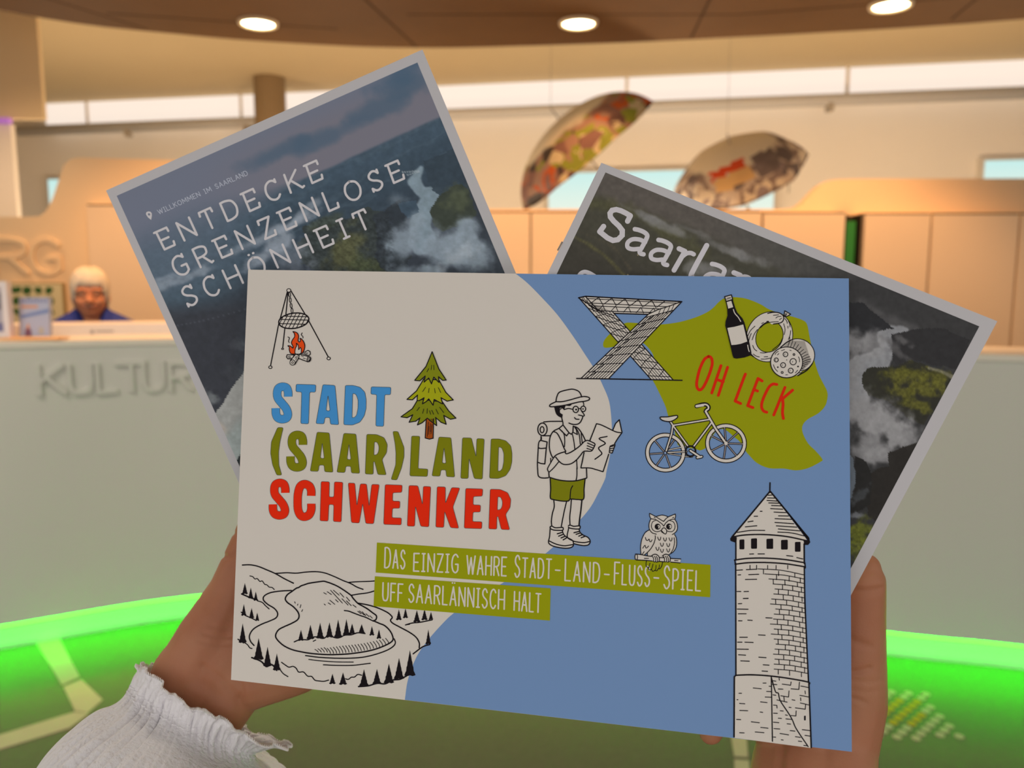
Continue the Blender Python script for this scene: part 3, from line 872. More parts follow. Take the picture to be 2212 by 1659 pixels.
def landscape():
    b = board
    b.frame(500, 1200, 5.72)
    def l(s, ww=2.3, lay=3, **k): b.line(s, ww, BK, lay, **k)
    l('135,118 230,115 330,135 430,175 545,225 650,285 765,342', 2.8); l('545,222 680,213 800,218 920,205 1040,200 1150,215 1270,260 1380,310 1470,345 1550,390 1625,418', 2.6)
    l('1450,332 1540,325 1700,320 1790,312', 2.4); l('228,252 262,262 290,290 318,285 350,320 380,315 410,355 440,365 465,390 500,395 528,420', 2.0)
    l('740,432 600,440 480,460 405,500 395,550 450,605 530,655 570,715 550,770 470,810 370,850 270,910 222,990 235,1060 278,1112', 2.8)
    l('745,445 800,405 830,395 860,375 900,362 950,345 1040,330 1100,322 1140,318 1180,328 1230,345 1300,375 1360,410 1420,450 1480,495 1500,525 1560,590 1620,625 1680,660 1740,705 1790,745 1785,790 1750,810', 3.0)
    l('745,445 690,485 665,535 690,580 760,630 815,690 835,745 815,795 740,840 650,880 580,920 545,985 565,1040 640,1110 740,1160 860,1190 1000,1212 1190,1225 1350,1222 1500,1210 1690,1180 1830,1140 1950,1085 1995,1040 1985,980 1950,920 1890,865 1830,840 1750,805', 3.0)
    l('1395,680 1450,688 1520,715 1600,745 1660,765 1740,805', 2.6)
    l('2010,1030 2025,1080 1990,1130 1900,1180 1750,1230 1600,1260 1430,1270 1250,1268 1080,1258 915,1237', 2.6)
    l('955,1285 1100,1302 1300,1315 1505,1317', 2.0); l('1135,1350 1300,1358 1500,1357 1715,1332', 2.3)
    l('1478,492 1580,475 1680,462 1760,440', 2.6); l('1560,588 1680,610 1800,645 1920,700 1975,745 1985,770 1965,800 1990,835 2080,885 2200,950 2280,1010 2320,1080 2320,1140', 2.8)
    l('2450,1100 2380,1120 2330,1150 2245,1215', 2.8)
    l('618,1320 660,1350 710,1380 760,1370 800,1395 830,1440 890,1440 940,1490 990,1495 1030,1540 1080,1550 1140,1555 1200,1540', 2.3); l('1410,1525 1445,1530 1480,1505 1520,1502 1560,1470 1610,1480', 2.3)
    for s in ('320,560 380,580 420,620 465,660', '160,1075 200,1105 225,1140 253,1150', '600,1410 640,1460 697,1497', '1010,1060 1040,1045', '2150,858 2200,850'): l(s, 2.2)
    for s in ('1140,460 1172,478', '1183,447 1235,483', '1225,430 1370,588', '1260,430 1330,490', '1340,462 1388,515', '1420,515 1460,562', '1365,535 1440,612', '1420,560 1480,620', '1145,600 1160,612', '1195,585 1225,605', '1215,552 1275,603', '1285,545 1318,575', '780,572 788,590', '820,600 815,615', '858,608 848,645', '878,668 868,692', '1500,610 1540,640',
              '1560,690 1600,720', '1580,685 1640,735', '1615,695 1660,745', '1660,720 1700,755', '1710,745 1740,775'): l(s, 1.6)
    for i in range(24):
        x = 1060 + i * 38
        t = i / 23
        yb = 1212 - 118 * t ** 2.4 if i > 3 else 1195
        L = 35 + 55 * math.sin(min(1, t * 2.2) * math.pi / 2) * (1 - .35 * t)
        l([(x - 30, yb - L), (x, yb - L * .45), (x + 12, yb)], 1.5)
    def tree(x, y0, y1, w):
        n = 5
        Lp, Rp = [], []
        for k in range(1, n):
            t = k / n
            Lp += [(x - w / 2 * t * .82, y0 + (y1 - y0) * t), (x - w / 2 * t * .98 - 2, y0 + (y1 - y0) * (t + .06))]
            Rp += [(x + w / 2 * t * .82, y0 + (y1 - y0) * t), (x + w / 2 * t * .98 + 2, y0 + (y1 - y0) * (t + .06))]
        b.fill([(x, y0)] + Rp + [(x + w / 2, y1 - 12), (x + w / 4, y1), (x, y1 - 10), (x - w / 4, y1 + 2), (x - w / 2, y1 - 8)] + Lp[::-1], BK, 3)
    for t in ((165, 340, 480, 78), (238, 395, 530, 66), (300, 445, 560, 56), (152, 600, 745, 66), (248, 648, 775, 70), (318, 705, 810, 54), (138, 838, 1080, 100), (335, 1020, 1290, 130), (445, 1128, 1370, 110), (560, 1210, 1420, 100),
              (858, 918, 1055, 78), (975, 855, 1035, 98), (1095, 830, 1025, 100), (1210, 825, 1015, 98), (1318, 790, 1020, 105), (1420, 785, 985, 90), (1490, 840, 975, 84), (1608, 848, 962, 88), (1735, 872, 990, 66), (1822, 912, 1030, 62),
              (1247, 1460, 1590, 84), (1378, 1445, 1598, 104), (1637, 1405, 1615, 120), (1797, 1400, 1590, 112), (1945, 1335, 1580, 130), (2070, 1265, 1530, 130), (2205, 1170, 1490, 140),
              (2068, 665, 800, 74), (2150, 650, 775, 66), (2290, 675, 825, 90), (2385, 660, 800, 80), (2465, 695, 795, 60), (2432, 912, 1100, 70)):
        tree(*t)
    l('775,1068 830,1045 900,1040 950,1040 1030,1005 1130,1025 1200,995 1310,1020 1400,985 1480,980 1560,955 1650,965', 2.6)
    l('250,1262 330,1290 380,1320 430,1372 500,1350 560,1420', 3.4); l('1570,1620 1690,1610 1800,1580 1900,1585 1990,1540 2080,1530 2160,1490', 3.2); l('125,475 230,520 320,550', 3.2); l('120,700 170,740 240,770 300,800', 2.4); l('2150,858 2230,835 2330,825 2480,795', 2.6); l('80,1035 150,1080', 2.6)
landscape()

def banners():
    b = board
    b.frame(480, 1030, 3.3515)
    f = lambda ox, oy, k, s: [((ox + x / k), (oy + y / k)) for x, y in P_(s)]
    b1 = f(480, 1030, 3.3515, '1120,476 1111,693') ; b2 = f(1140, 1030, 2.7194, '1072,708 1074,517')
    c1 = f(480, 1030, 3.3515, '1105,720 1096,937') ; c2 = f(1140, 1030, 2.7194, '130,845 135,655')
    b.frame(0, 0, 1)
    b.fill([b1[0], b1[1], b2[0], b2[1]], LIME, 5)
    b.fill([c1[0], c1[1], c2[0], c2[1]], LIME, 5)
    def word(t, x0, x1, yb0, yb1, h0, h1, small=.9):
        k = .028                                  # the letters lean with the sheet's side edges
        board.text(t, (x0, yb0), (x1, yb1), (x1 + h1 * k, yb1 - h1), (x0 + h0 * k, yb0 - h0), 3.3, W_, 6, track=.17, xs=.5, small=small)
    word('Das', 831, 874, 1226, 1228.5, 43, 44)
    word('einzig', 893.5, 989, 1233.5, 1237, 38, 39, 1)
    word('wahre', 1008, 1093, 1239.5, 1244, 39, 40, 1)
    word('Stadt', 1112, 1190, 1246, 1249.5, 46, 46)
    word('Land', 1220.5, 1294.5, 1254, 1258.5, 46, 47)
    word('Fluss', 1327, 1402.5, 1261.5, 1266.5, 47, 47)
    word('Spiel', 1434, 1512.5, 1270.5, 1276.5, 48, 47)
    for x0, x1, y in ((1200, 1209.5, 1231.5), (1306, 1315.5, 1240.5), (1413, 1422.5, 1248)):
        b.line([(x0, y), (x1, y + .8)], 3.3, W_, 6)
    word('uff', 826.5, 869, 1297, 1300, 38, 38, 1)
    word('saarl\u00e4nnisch', 883, 1089, 1300, 1316, 38, 41, 1)
    word('halt', 1110.5, 1167, 1318, 1323, 40, 40, 1)
banners()

pad = thing('game_pad', board.point(*B_BL), 'landscape white and blue game pad held in front of both brochures', 'game pad')
cover = board.build('front_cover', pad)
def slab_of(sh, quad, thick, name, m, parent, gap=.05):
    """solid block of pages behind a printed face"""
    fr = [sh.point(x, y, -gap) for x, y in quad]
    nrm = (fr[1] - fr[0]).cross(fr[3] - fr[0]).normalized()
    if nrm.y < 0: nrm = -nrm
    bk = [p + nrm * thick / 1000 for p in fr]
    n = len(fr)
    return mesh(name, fr + bk, [tuple(range(n)), tuple(range(n, 2 * n))[::-1]] + [(i, i + n, (i + 1) % n + n, (i + 1) % n) for i in range(n)], m, parent)
paper = mat('pad_paper', (.80, .78, .74), .7, .2)
slab_of(board, [B_TL, B_TR, B_BR, B_BL], 3.2, 'pages', paper, pad)
# ------------------------------------------------------------------ the two photo brochures behind the pad
def vnoise(x, y, seed=0):
    xi, yi = np.floor(x).astype(int), np.floor(y).astype(int)
    xf, yf = x - xi, y - yi
    u, v = xf * xf * (3 - 2 * xf), yf * yf * (3 - 2 * yf)
    def h(a, b):
        n = (a * 374761393 + b * 668265263 + seed * 974634777) & 0x7fffffff
        n = ((n ^ (n >> 13)) * 1274126177) & 0x7fffffff
        return ((n ^ (n >> 16)) & 0xffff) / 65535.0
    return (h(xi, yi) * (1 - u) + h(xi + 1, yi) * u) * (1 - v) + (h(xi, yi + 1) * (1 - u) + h(xi + 1, yi + 1) * u) * v
def fbm(x, y, s, o=5, seed=0):
    t, a, n = 0, .5, 0
    for k in range(o):
        t = t + a * vnoise(x / s * 2 ** k, y / s * 2 ** k, seed + k)
        n += a; a *= .5
    return t / n
def sm(a, b, x):
    t = np.clip((x - a) / (b - a), 0, 1)
    return t * t * (3 - 2 * t)
class Paint:
    def __init__(s, x, y, base):
        s.x, s.y = x, y
        s.c = np.ones(x.shape + (3,)) * np.array(base, float)
    def over(s, c, m):
        m = np.clip(m, 0, 1)[..., None]
        s.c = s.c * (1 - m) + np.array(c, float) * m
    def blob(s, cx, cy, rx, ry, rot, c, amt=1, rough=.5, scale=40, seed=3):
        r = math.radians(rot)
        u = (s.x - cx) * math.cos(r) + (s.y - cy) * math.sin(r)
        v = -(s.x - cx) * math.sin(r) + (s.y - cy) * math.cos(r)
        d = np.sqrt((u / rx) ** 2 + (v / ry) ** 2)
        n = fbm(s.x + 1000, s.y + 1000, scale, 5, seed)
        s.over(c, amt * sm(1.30, .35, d + (n - .5) * rough * 2.0))
    def path(s, pts, ws, c, amt=1, soft=2.0, rough=0):
        P = spline(pts, False, 8)
        m = np.zeros(s.x.shape)
        for i, (px, py) in enumerate(P):
            w = np.interp(i / (len(P) - 1), np.linspace(0, 1, len(ws)), ws)
            n = (fbm(s.x, s.y, 22, 3, 9) - .5) * rough
            m = np.maximum(m, sm(w + soft, w - soft, np.hypot(s.x - px, s.y - py) + n))
        s.over(c, amt * m)
    def poly(s, pts, c, amt=1, rough=0, scale=30, seed=5):
        x = s.x + (fbm(s.x, s.y, scale, 4, seed) - .5) * rough
        y = s.y + (fbm(s.x + 77, s.y, scale, 4, seed) - .5) * rough
        ins = np.zeros(s.x.shape, bool)
        n = len(pts)
        for i in range(n):
            (x0, y0), (x1, y1) = pts[i], pts[(i + 1) % n]
            if y0 == y1: continue
            ins ^= ((y0 > y) != (y1 > y)) & (x < (x1 - x0) * (y - y0) / (y1 - y0) + x0)
        s.over(c, amt * ins)
    def grain(s, scale, amt, m=1, seed=21):
        n = fbm(s.x, s.y, scale, 4, seed) - .5
        s.c = s.c * (1 + (n * amt * 2 * m)[..., None])

def paint_valley(x, y):                               # wide valley under clouds, slate blue
    s = (x - 252) * .911 - (y - 423) * .41
    t = (x - 252) * .41 + (y - 423) * .911
    p = Paint(x, y, (104, 109, 124))
    p.over((110, 108, 118), sm(100, 420, s) * sm(-10, 60, t))
    for a in ((820, 235, 95, 26, -22), (700, 300, 110, 22, -24), (600, 330, 90, 20, -24), (880, 190, 60, 22, -20)):
        p.blob(*a, (72, 90, 108), .75, .7, 50, 4)
    p.blob(860, 165, 70, 30, -24, (66, 88, 108), .8, .6, 40, 6)
    hor = 131 + (fbm(s, t, 90, 3, 2) - .5) * 8
    edge = 4 + 60 * sm(400, 120, s)
    land = sm(-1, 1, (t - hor) / edge)
    p.over((64, 80, 94), land)
    p.over((56, 70, 82), land * sm(150, 190, t) * .8)
    p.over((92, 106, 120), land * sm(330, 60, s) * .75 * sm(330, 180, t))
    p.over((50, 60, 70), sm(200, 300, t) * sm(120, 300, s))
    p.over((70, 86, 98), sm(200, 260, t) * sm(260, 60, s) * .7)
    p.over((54, 60, 68), sm(255, 330, t))
    band = np.sin(t * .16 + s * .013 + fbm(s, t * 3, 60, 3, 8) * 7)
    p.over((76, 92, 104), land * sm(.6, 1, band) * .35 * sm(320, 200, t))
    for a in ((555, 520, 95, 13, -26, .65), (640, 480, 60, 10, -24, .6), (400, 600, 60, 10, -22, .6), (350, 605, 40, 8, -20, .5), (560, 560, 42, 16, -20, .7), (600, 530, 38, 18, -35, .8), (650, 465, 50, 9, -40, .6)):
        p.blob(*a[:5], (142, 150, 160), a[5], .9, 30, 7)
    hills = [(650, 500), (740, 468), (830, 455), (880, 560), (860, 600), (690, 600), (640, 560)]
    p.poly(hills, (52, 58, 56), .85, 40)
    p.blob(745, 545, 34, 66, 28, (88, 88, 58), .8, .8, 22, 11)
    p.blob(790, 570, 40, 22, 10, (74, 80, 54), .8, .7, 20, 12)
    p.blob(700, 480, 50, 16, -20, (66, 72, 60), .7, .7, 24, 13)
    p.poly([(800, 470), (870, 430), (880, 600), (830, 600)], (46, 52, 58), .85, 30)
    p.path([(908, 362), (897, 392), (914, 415), (938, 428), (918, 455), (908, 490), (912, 520)], (5, 14, 12, 26, 22, 24, 30), (122, 138, 148), .95, 3, 10)
    p.path([(880, 378), (905, 370), (870, 372)], (1.5, 2), (150, 160, 165), .8, 1)
    p.poly([(915, 348), (985, 320), (1005, 400), (950, 420), (925, 395)], (52, 64, 74), .9, 20)
    p.poly([(930, 455), (950, 418), (1000, 395), (1030, 470), (960, 500), (935, 490)], (56, 62, 54), 1, 18)
    p.blob(985, 430, 34, 26, -40, (80, 86, 66), .7, .8, 18, 15)
    p.poly([(862, 440), (900, 432), (905, 460), (880, 475)], (60, 76, 90), .9, 16)
    for a in ((875, 520, 44, 42, 0, .85), (862, 430, 26, 14, 0, .5), (900, 480, 26, 22, 0, .6), (960, 540, 70, 46, -30, .9), (1000, 500, 40, 30, -40, .85), (915, 585, 60, 22, 0, .8), (1020, 555, 46, 40, 0, .85)):
        p.blob(*a[:5], (132, 144, 154), a[5], .85, 34, 17)
    p.blob(985, 555, 60, 22, -25, (158, 166, 172), .6, .8, 22, 19)
    p.blob(640, 560, 40, 40, 0, (128, 136, 146), .5, .9, 24, 18)
    p.blob(512, 745, 18, 14, 0, (104, 112, 118), .9, .8, 14, 22); p.blob(505, 800, 24, 24, 0, (86, 94, 98), .7, .9, 14, 23)
    p.over((54, 55, 61), sm(640, 690, y) * sm(560, 500, x) * .8)
    p.path([(375, 705), (450, 690), (540, 665)], (1.5, 1.5), (84, 90, 98), .7, 2)
    p.poly([(456, 905), (530, 800), (560, 780), (900, 700), (1000, 1300), (600, 1300)], (150, 150, 146), 1, 10)
    p.blob(475, 925, 22, 12, 40, (172, 158, 146), .6); p.blob(510, 960, 30, 50, 20, (138, 150, 148), .6)
    p.blob(452, 862, 26, 18, 10, (108, 112, 114), .9, .8, 14, 25)
    p.poly([(480, 985), (505, 1000), (520, 985), (700, 990), (700, 1300), (560, 1200)], (40, 44, 46), 1, 14)
    p.grain(9, .10, land); p.grain(5, .30, ((x > 660) & (y > 470) & (x < 850)) * 1.0)
    return p.c

def paint_river(x, y):                                # dark river valley, almost without colour
    s = (x - 1308) * .928 + (y - 372) * .372
    t = -(x - 1308) * .372 + (y - 372) * .928
    p = Paint(x, y, (84, 78, 72))
    p.over((74, 72, 68), sm(150, 500, s)); p.over((58, 57, 56), sm(420, 620, s))
    p.over((66, 64, 54), sm(34, 70, t + (fbm(s, t, 40, 3, 2) - .5) * 30) * sm(700, 350, s))
    p.over((58, 55, 48), sm(110, 200, t)); p.over((46, 46, 48), sm(560, 640, s) * .8)
    p.path([(1290, 440), (1360, 455), (1440, 500), (1520, 545)], (14, 12, 14), (82, 80, 52), .55, 14, 30)
    for a in ((1385, 462, 50, 7, 24, .6), (1440, 490, 60, 10, 24, .7), (1570, 540, 70, 10, 24, .6), (1610, 555, 50, 10, 15, .6), (1500, 500, 40, 6, 20, .4)):
        p.blob(*a[:5], (120, 118, 116), a[5], .8, 26, 7)
    p.path([(1242, 512), (1290, 540), (1330, 575), (1360, 610)], (3, 4, 4), (98, 94, 56), .6, 4, 6)
    p.path([(1250, 500), (1320, 530), (1360, 580)], (2, 2), (86, 78, 60), .5, 4, 6)
    p.path([(1383, 547), (1356, 595)], (1.6, 1.8), (196, 178, 130), .9, .8); p.path([(1378, 550), (1349, 595)], (1.2, 1.4), (186, 166, 120), .8, .8)
    p.blob(1510, 580, 34, 24, 0, (122, 120, 116), .7, .8, 20, 9); p.blob(1560, 590, 40, 18, 10, (104, 102, 100), .6, .8, 20, 10)
    k = lambda q: [(1820 + a / 2.5147, 640 + b / 2.5147) for a, b in P_(q)]
    p.poly(k('-200,-100 700,-100 760,180 600,420 300,230 100,40'), (54, 53, 53), .9, 20)
    p.path(k('100,30 200,90 300,150 400,180'), (6, 10, 6), (92, 90, 90), .5, 8, 16)
    p.path(k('340,190 230,200 240,290 210,340 100,400 40,470 60,560'), (6, 14, 10, 22, 28, 34, 36), (126, 126, 128), 1, 3, 14)
    p.poly(k('30,20 110,30 180,100 280,180 230,195 130,200 30,180'), (40, 40, 42), 1, 16)
    p.poly(k('270,215 400,185 560,170 700,230 620,400 500,370 390,345 300,370 265,300'), (44, 43, 44), 1, 14)
    for q, c in (('330,240', (96, 94, 94)), ('300,300', (86, 84, 84)), ('270,260', (80, 78, 78))):
        (a, b), = k(q); p.blob(a, b, 26, 9, 35, c, .7, .9, 16, 31)
    p.poly(k('100,430 150,390 260,380 390,350 480,390 610,420 480,640 440,700 330,640 250,570 150,550 110,480'), (44, 43, 36), 1, 14)
    for cx, cy, rx, ry in ((300, 440, 34, 20), (400, 430, 40, 20), (330, 520, 46, 16), (450, 500, 40, 24), (400, 590, 40, 16), (500, 440, 30, 16)):
        (a, b), = k('%d,%d' % (cx, cy)); p.blob(a, b, rx, ry, 12, (88, 86, 34), .8, 1.0, 14, 33)
    p.path(k('470,390 540,410 600,440'), (3, 3, 5), (122, 118, 96), .8, 2)
    for cx, cy, rx, ry, am in ((60, 250, 26, 30, .8), (150, 260, 26, 26, .7), (80, 620, 50, 46, .95), (200, 690, 70, 46, .95), (330, 760, 56, 30, .9), (160, 800, 60, 40, .8), (210, 870, 36, 18, .7), (40, 400, 24, 50, .7), (100, 850, 30, 20, .5)):
        (a, b), = k('%d,%d' % (cx, cy)); p.blob(a, b, rx, ry, 20, (134, 132, 132), am, .8, 30, 35)
    p.poly(k('30,720 60,860 20,1100 120,1060 100,900 230,850 420,800 560,700 760,300 900,900 300,1700 20,1500'), (36, 34, 33), .0, 14)
    p.poly(k('240,840 330,820 420,800 480,720 700,800 260,1300 130,1180 140,960 250,920'), (38, 35, 32), .95, 16)
    p.poly(k('60,860 130,900 150,960 160,1130 20,1200 70,1040'), (34, 33, 32), .95, 14)
    p.poly(k('20,830 55,880 70,1000 50,1090 20,1110'), (92, 100, 108), .9, 8)
    p.blob(*k('100,1080')[0], 30, 10, -40, (84, 88, 92), .5, 1.0, 12, 40); p.blob(*k('80,1190')[0], 16, 6, 0, (120, 122, 126), .7, .9, 8, 41)
    for cx, cy in ((70, 1290), (110, 1260), (50, 1380), (90, 1340)):
        (a, b), = k('%d,%d' % (cx, cy)); p.blob(a, b, 26, 22, 0, (92, 96, 34), .8, 1.0, 14, 43)
    p.grain(9, .10); p.grain(5, .30, sm(12, 30, p.c[..., 1] - p.c[..., 2]), 44)
    return p.c

def photo_cover(sh, name, quad, painter, nx, ny, parent, border, qout):
    """white cover with a printed photograph inside its border; the print is coloured per point"""
    tl, tr, br, bl = [np.array(q, float) for q in quad]
    u, v = np.meshgrid(np.linspace(0, 1, nx), np.linspace(0, 1, ny))
    u_, v_ = u[..., None], v[..., None]
    P = (tl * (1 - u_) + tr * u_) * (1 - v_) + (bl * (1 - u_) + br * u_) * v_
    rgb = np.clip(painter(P[..., 0], P[..., 1]), 0, 255) / 255
    lum = rgb.mean(-1, keepdims=True)
    lin_ = np.where(rgb <= .04045, rgb / 12.92, ((rgb + .055) / 1.055) ** 2.4) / np.array((.56, .535, .50)) * .93
    n0 = len(sh.v)
    pts = P.reshape(-1, 2)
    sh.v += [sh.point(x, y, .045) for x, y in pts]
    idx = (np.arange(nx * ny) + n0).reshape(ny, nx)
    faces = np.stack([idx[:-1, :-1], idx[1:, :-1], idx[1:, 1:], idx[:-1, 1:]], -1).reshape(-1, 4)
    mi = len(sh.cols); sh.cols.append('photo')
    sh.f += [tuple(f) for f in faces.tolist()]
    sh.fm += [mi] * len(faces)
    ms = []
    for c in sh.cols:
        if c == 'photo':
            m = bpy.data.materials.new('printed_photo')
            m.use_nodes = True
            bs = m.node_tree.nodes['Principled BSDF']
            at = m.node_tree.nodes.new('ShaderNodeVertexColor'); at.layer_name = 'print'
            m.node_tree.links.new(at.outputs['Color'], bs.inputs['Base Color'])
            bs.inputs['Roughness'].default_value = .5; bs.inputs['Specular IOR Level'].default_value = .12
            ms.append(m)
        else:
            ms.append(mat('ink_%02x%02x%02x' % c, ink(c), .5, .12))
    o = mesh(name, sh.v, sh.f, ms, parent, fmat=sh.fm)
    a = o.data.color_attributes.new('print', 'FLOAT_COLOR', 'POINT')
    buf = np.ones((len(sh.v), 4), np.float32)
    buf[n0:n0 + nx * ny, :3] = np.clip(lin_.reshape(-1, 3), 0, 1)
    a.data.foreach_set('color', buf.ravel())
    return o

WL, TXT = (161, 156, 152), (178, 172, 168)
left = Sheet(420, -.05, 0.0)
def q_of(tl, tr, dl, dr, L, R):
    return [tl, tr, (tr[0] + dr[0] * R, tr[1] + dr[1] * R), (tl[0] + dl[0] * L, tl[1] + dl[1] * L)]
LO = q_of((229, 411.5), (912.5, 107), (.414, .911), (.386, .9225), 1030, 1030)
LI = q_of((252, 423), (901.5, 135), (.414, .911), (.3835, .9235), 985, 985)
left.fill(LO, WL, 0)
left.frame(300, 330, 3.6867)
left.text('ENTDECKE', (205, 770), (1462, 205), (1412, 62), (137, 632), 4.9, TXT, 3, track=.52, slab=True)
left.text('GRENZENLOSE', (312, 990), (2112, 205), (2060, 62), (245, 850), 4.9, TXT, 3, track=.55, slab=True)
left.text('SCH\u00d6NHEIT', (395, 1225), (1850, 590), (1790, 450), (330, 1085), 4.9, TXT, 3, track=.55, slab=True)
left.text('WILLKOMMEN IM SAARLAND', (162, 490), (870, 175), (852, 142), (145, 457), 1.4, (158, 160, 166), 3, track=.30)
left.fill('98,535 72,515 56,490 58,475 72,467 90,468 102,480 104,500', TXT, 3, ['72,485 80,481 89,486 90,496 82,501 73,496'], smooth=False)
mag_l = thing('brochure', left.point(*LO[3]), 'slate-blue valley-photo brochure with three-line title, tilted behind the white end of the pad', 'brochure', None)
photo_cover(left, 'cover', LI, paint_valley, 300, 400, mag_l, 0, LO)
slab_of(left, LO, 2.0, 'pages', mat('brochure_paper', (.74, .72, .70), .6, .2), mag_l, gap=.02)

right = Sheet(391, -.194, 0.0)
RO = q_of((1299, 351.5), (2154.5, 694), (-.437, .8995), (-.4715, .882), 900, 900)
RI = q_of((1308, 372.5), (2115.5, 705), (-.433, .9015), (-.469, .883), 862, 862)
right.fill(RO, WL, 0)
right.frame(1230, 420, 5.53)
def saarland():
    T2 = (176, 170, 168)
    def st(s, w, **k): right.line(s, w, T2, 3, n=8, **k)
    st('695,320 728,255 672,222 615,195 560,180 510,190 485,225 490,270 530,320 590,375 632,430 630,490 580,540 520,550 455,520 400,475 362,445 408,382', 11.4, smooth=False, butt=False)
    def a(dx, dy):
        o = lambda q: [(x + dx, y + dy) for x, y in P_(q)]
        st(o('782,415 830,425 890,450 928,485 920,530 870,625 840,680 850,705 885,715'), 9.8)
        st(o('905,570 840,540 760,535 705,565 690,605 705,640 760,655 830,650'), 9.4)
    a(0, 0); a(282, 128)
    st('1310,648 1380,680 1250,905', 10.8, smooth=False); st('1350,740 1400,705 1450,700 1485,715', 9.6)
    st('1640,610 1470,925 1462,985 1500,1030 1540,1040', 11.2)
    a(922, 415)
    st('1965,935 2040,965 1910,1190', 10.8, smooth=False); st('2010,1020 2070,985 2130,990 2170,1030 2150,1090 2090,1200', 9.8)
    st('100,1010 130,950 180,925 240,940 300,975', 9.0)
saarland()
mag_r = thing('brochure', right.point(*RO[3]), 'dark grey river-photo brochure with large white word, tilted behind the pad end with the tower', 'brochure', None)
photo_cover(right, 'cover', RI, paint_river, 360, 380, mag_r, 0, RO)
slab_of(right, RO, 2.0, 'pages', mat('brochure_paper', (.74, .72, .70), .6, .2), mag_r, gap=.02)
mb = MB()
p0, p1 = right.point(1217, 522, .25), right.point(1207, 541, .25)
mb.tube([p0 + Vector((-.0006, 0, 0)), p1 + Vector((-.0006, 0, 0))], .0004, 6)
mb.build('staple', mat('steel', (.35, .33, .30), .35, .5, metal=1.0), mag_r)
# ------------------------------------------------------------------ the room
plaster = mat('wall_plaster', (.82, .76, .68), .8, .2, noise=(3, .02))
ceil_m = mat('ceiling_plaster', (.57, .45, .275), .85, .1, noise=(2, .03))
floor_m = mat('floor_resin', (.155, .130, .076), .5, .25, noise=(40, .12), bump=(300, .05))
yw = lambda x: 8.36 - .178 * x                        # the rear wall runs slightly oblique

def quadmesh(pts): return pts, [tuple(range(len(pts)))]
X0, X1 = -8.0, 7.5
struct('floor', *MB().box(X0, X1, -4, 10.2, -.1, 0).__dict__.values(), floor_m)
struct('ceiling', [(X0, -1.5, 3.42), (X1, -1.5, 3.42), (X1, yw(X1) + .3, 3.42), (X0, yw(X0) + .3, 3.42), (X0, -1.5, 3.5), (X1, -1.5, 3.5), (X1, yw(X1) + .3, 3.5), (X0, yw(X0) + .3, 3.5)],
       [(0, 1, 2, 3), (4, 7, 6, 5), (0, 4, 5, 1), (1, 5, 6, 2), (2, 6, 7, 3), (3, 7, 4, 0)], ceil_m)
def wall_strip(x0, x1, z0, z1, off=0.0, th=.2):
    a = [(x0, yw(x0) + off, z0), (x1, yw(x1) + off, z0), (x1, yw(x1) + off, z1), (x0, yw(x0) + off, z1)]
    b = [(x, y + th, z) for x, y, z in a]
    return a + b, [(0, 1, 2, 3), (4, 7, 6, 5), (0, 4, 5, 1), (1, 5, 6, 2), (2, 6, 7, 3), (3, 7, 4, 0)]
struct('wall_rear', *wall_strip(X0, X1, 0, 3.42, .12), plaster)
struct('wall_left', *MB().box(X0 - .2, X0, -1.5, 10.2, 0, 3.5).__dict__.values(), plaster)
struct('wall_right', *MB().box(X1, X1 + .2, -1.5, 10.2, 0, 3.5).__dict__.values(), plaster)
# band of daylit frosted windows under the ceiling, with thin mullions
win = mat('frosted_window', (.15, .15, .15), .5, .2, emit=(1.0, .85, .73), strength=.92)
mull = mat('mullion', (.80, .72, .62), .5, .3)
xs = [-5.35, -4.80, -2.95, -.9, 1.145, 3.19, 5.24, 7.2]
for i in range(len(xs) - 1):
    w = struct('window_%d' % (i + 1), *wall_strip(xs[i] + .02, xs[i + 1] - .02, 3.16, 3.41, 0, .1), win)
    v, f = wall_strip(xs[i + 1] - .012, xs[i + 1] + .012, 3.14, 3.42, -.02, .12)
    mesh('window_mullion', v, f, mull, w)
# bulkhead and pilaster at the far end
struct('trim_1', *MB().box(-6.5, -3.45, 6.0, 6.04, 2.58, 3.42).__dict__.values(), mat('bulkhead_paint', (.80, .62, .38), .85, .1))
struct('wall_pilaster', *MB().box(-5.4, -3.70, 6.0, 6.05, 0, 2.545).__dict__.values(), mat('pilaster_paint', (.84, .76, .66), .8, .2))
violet = mat('violet_strip', (.4, .2, .5), .5, .2, emit=(.55, .18, .8), strength=.35)
struct('trim_2', *MB().box(-5.3, -3.68, 5.95, 5.995, 2.545, 2.58).__dict__.values(), violet)
# round column
mb = MB()
mb.tube([(-2.43, 8.2, 0), (-2.43, 8.2, 3.42)], .155, 28)
struct('column', mb.v, mb.f, mat('column_paint', (.25, .17, .09), .7, .2), smooth=False)

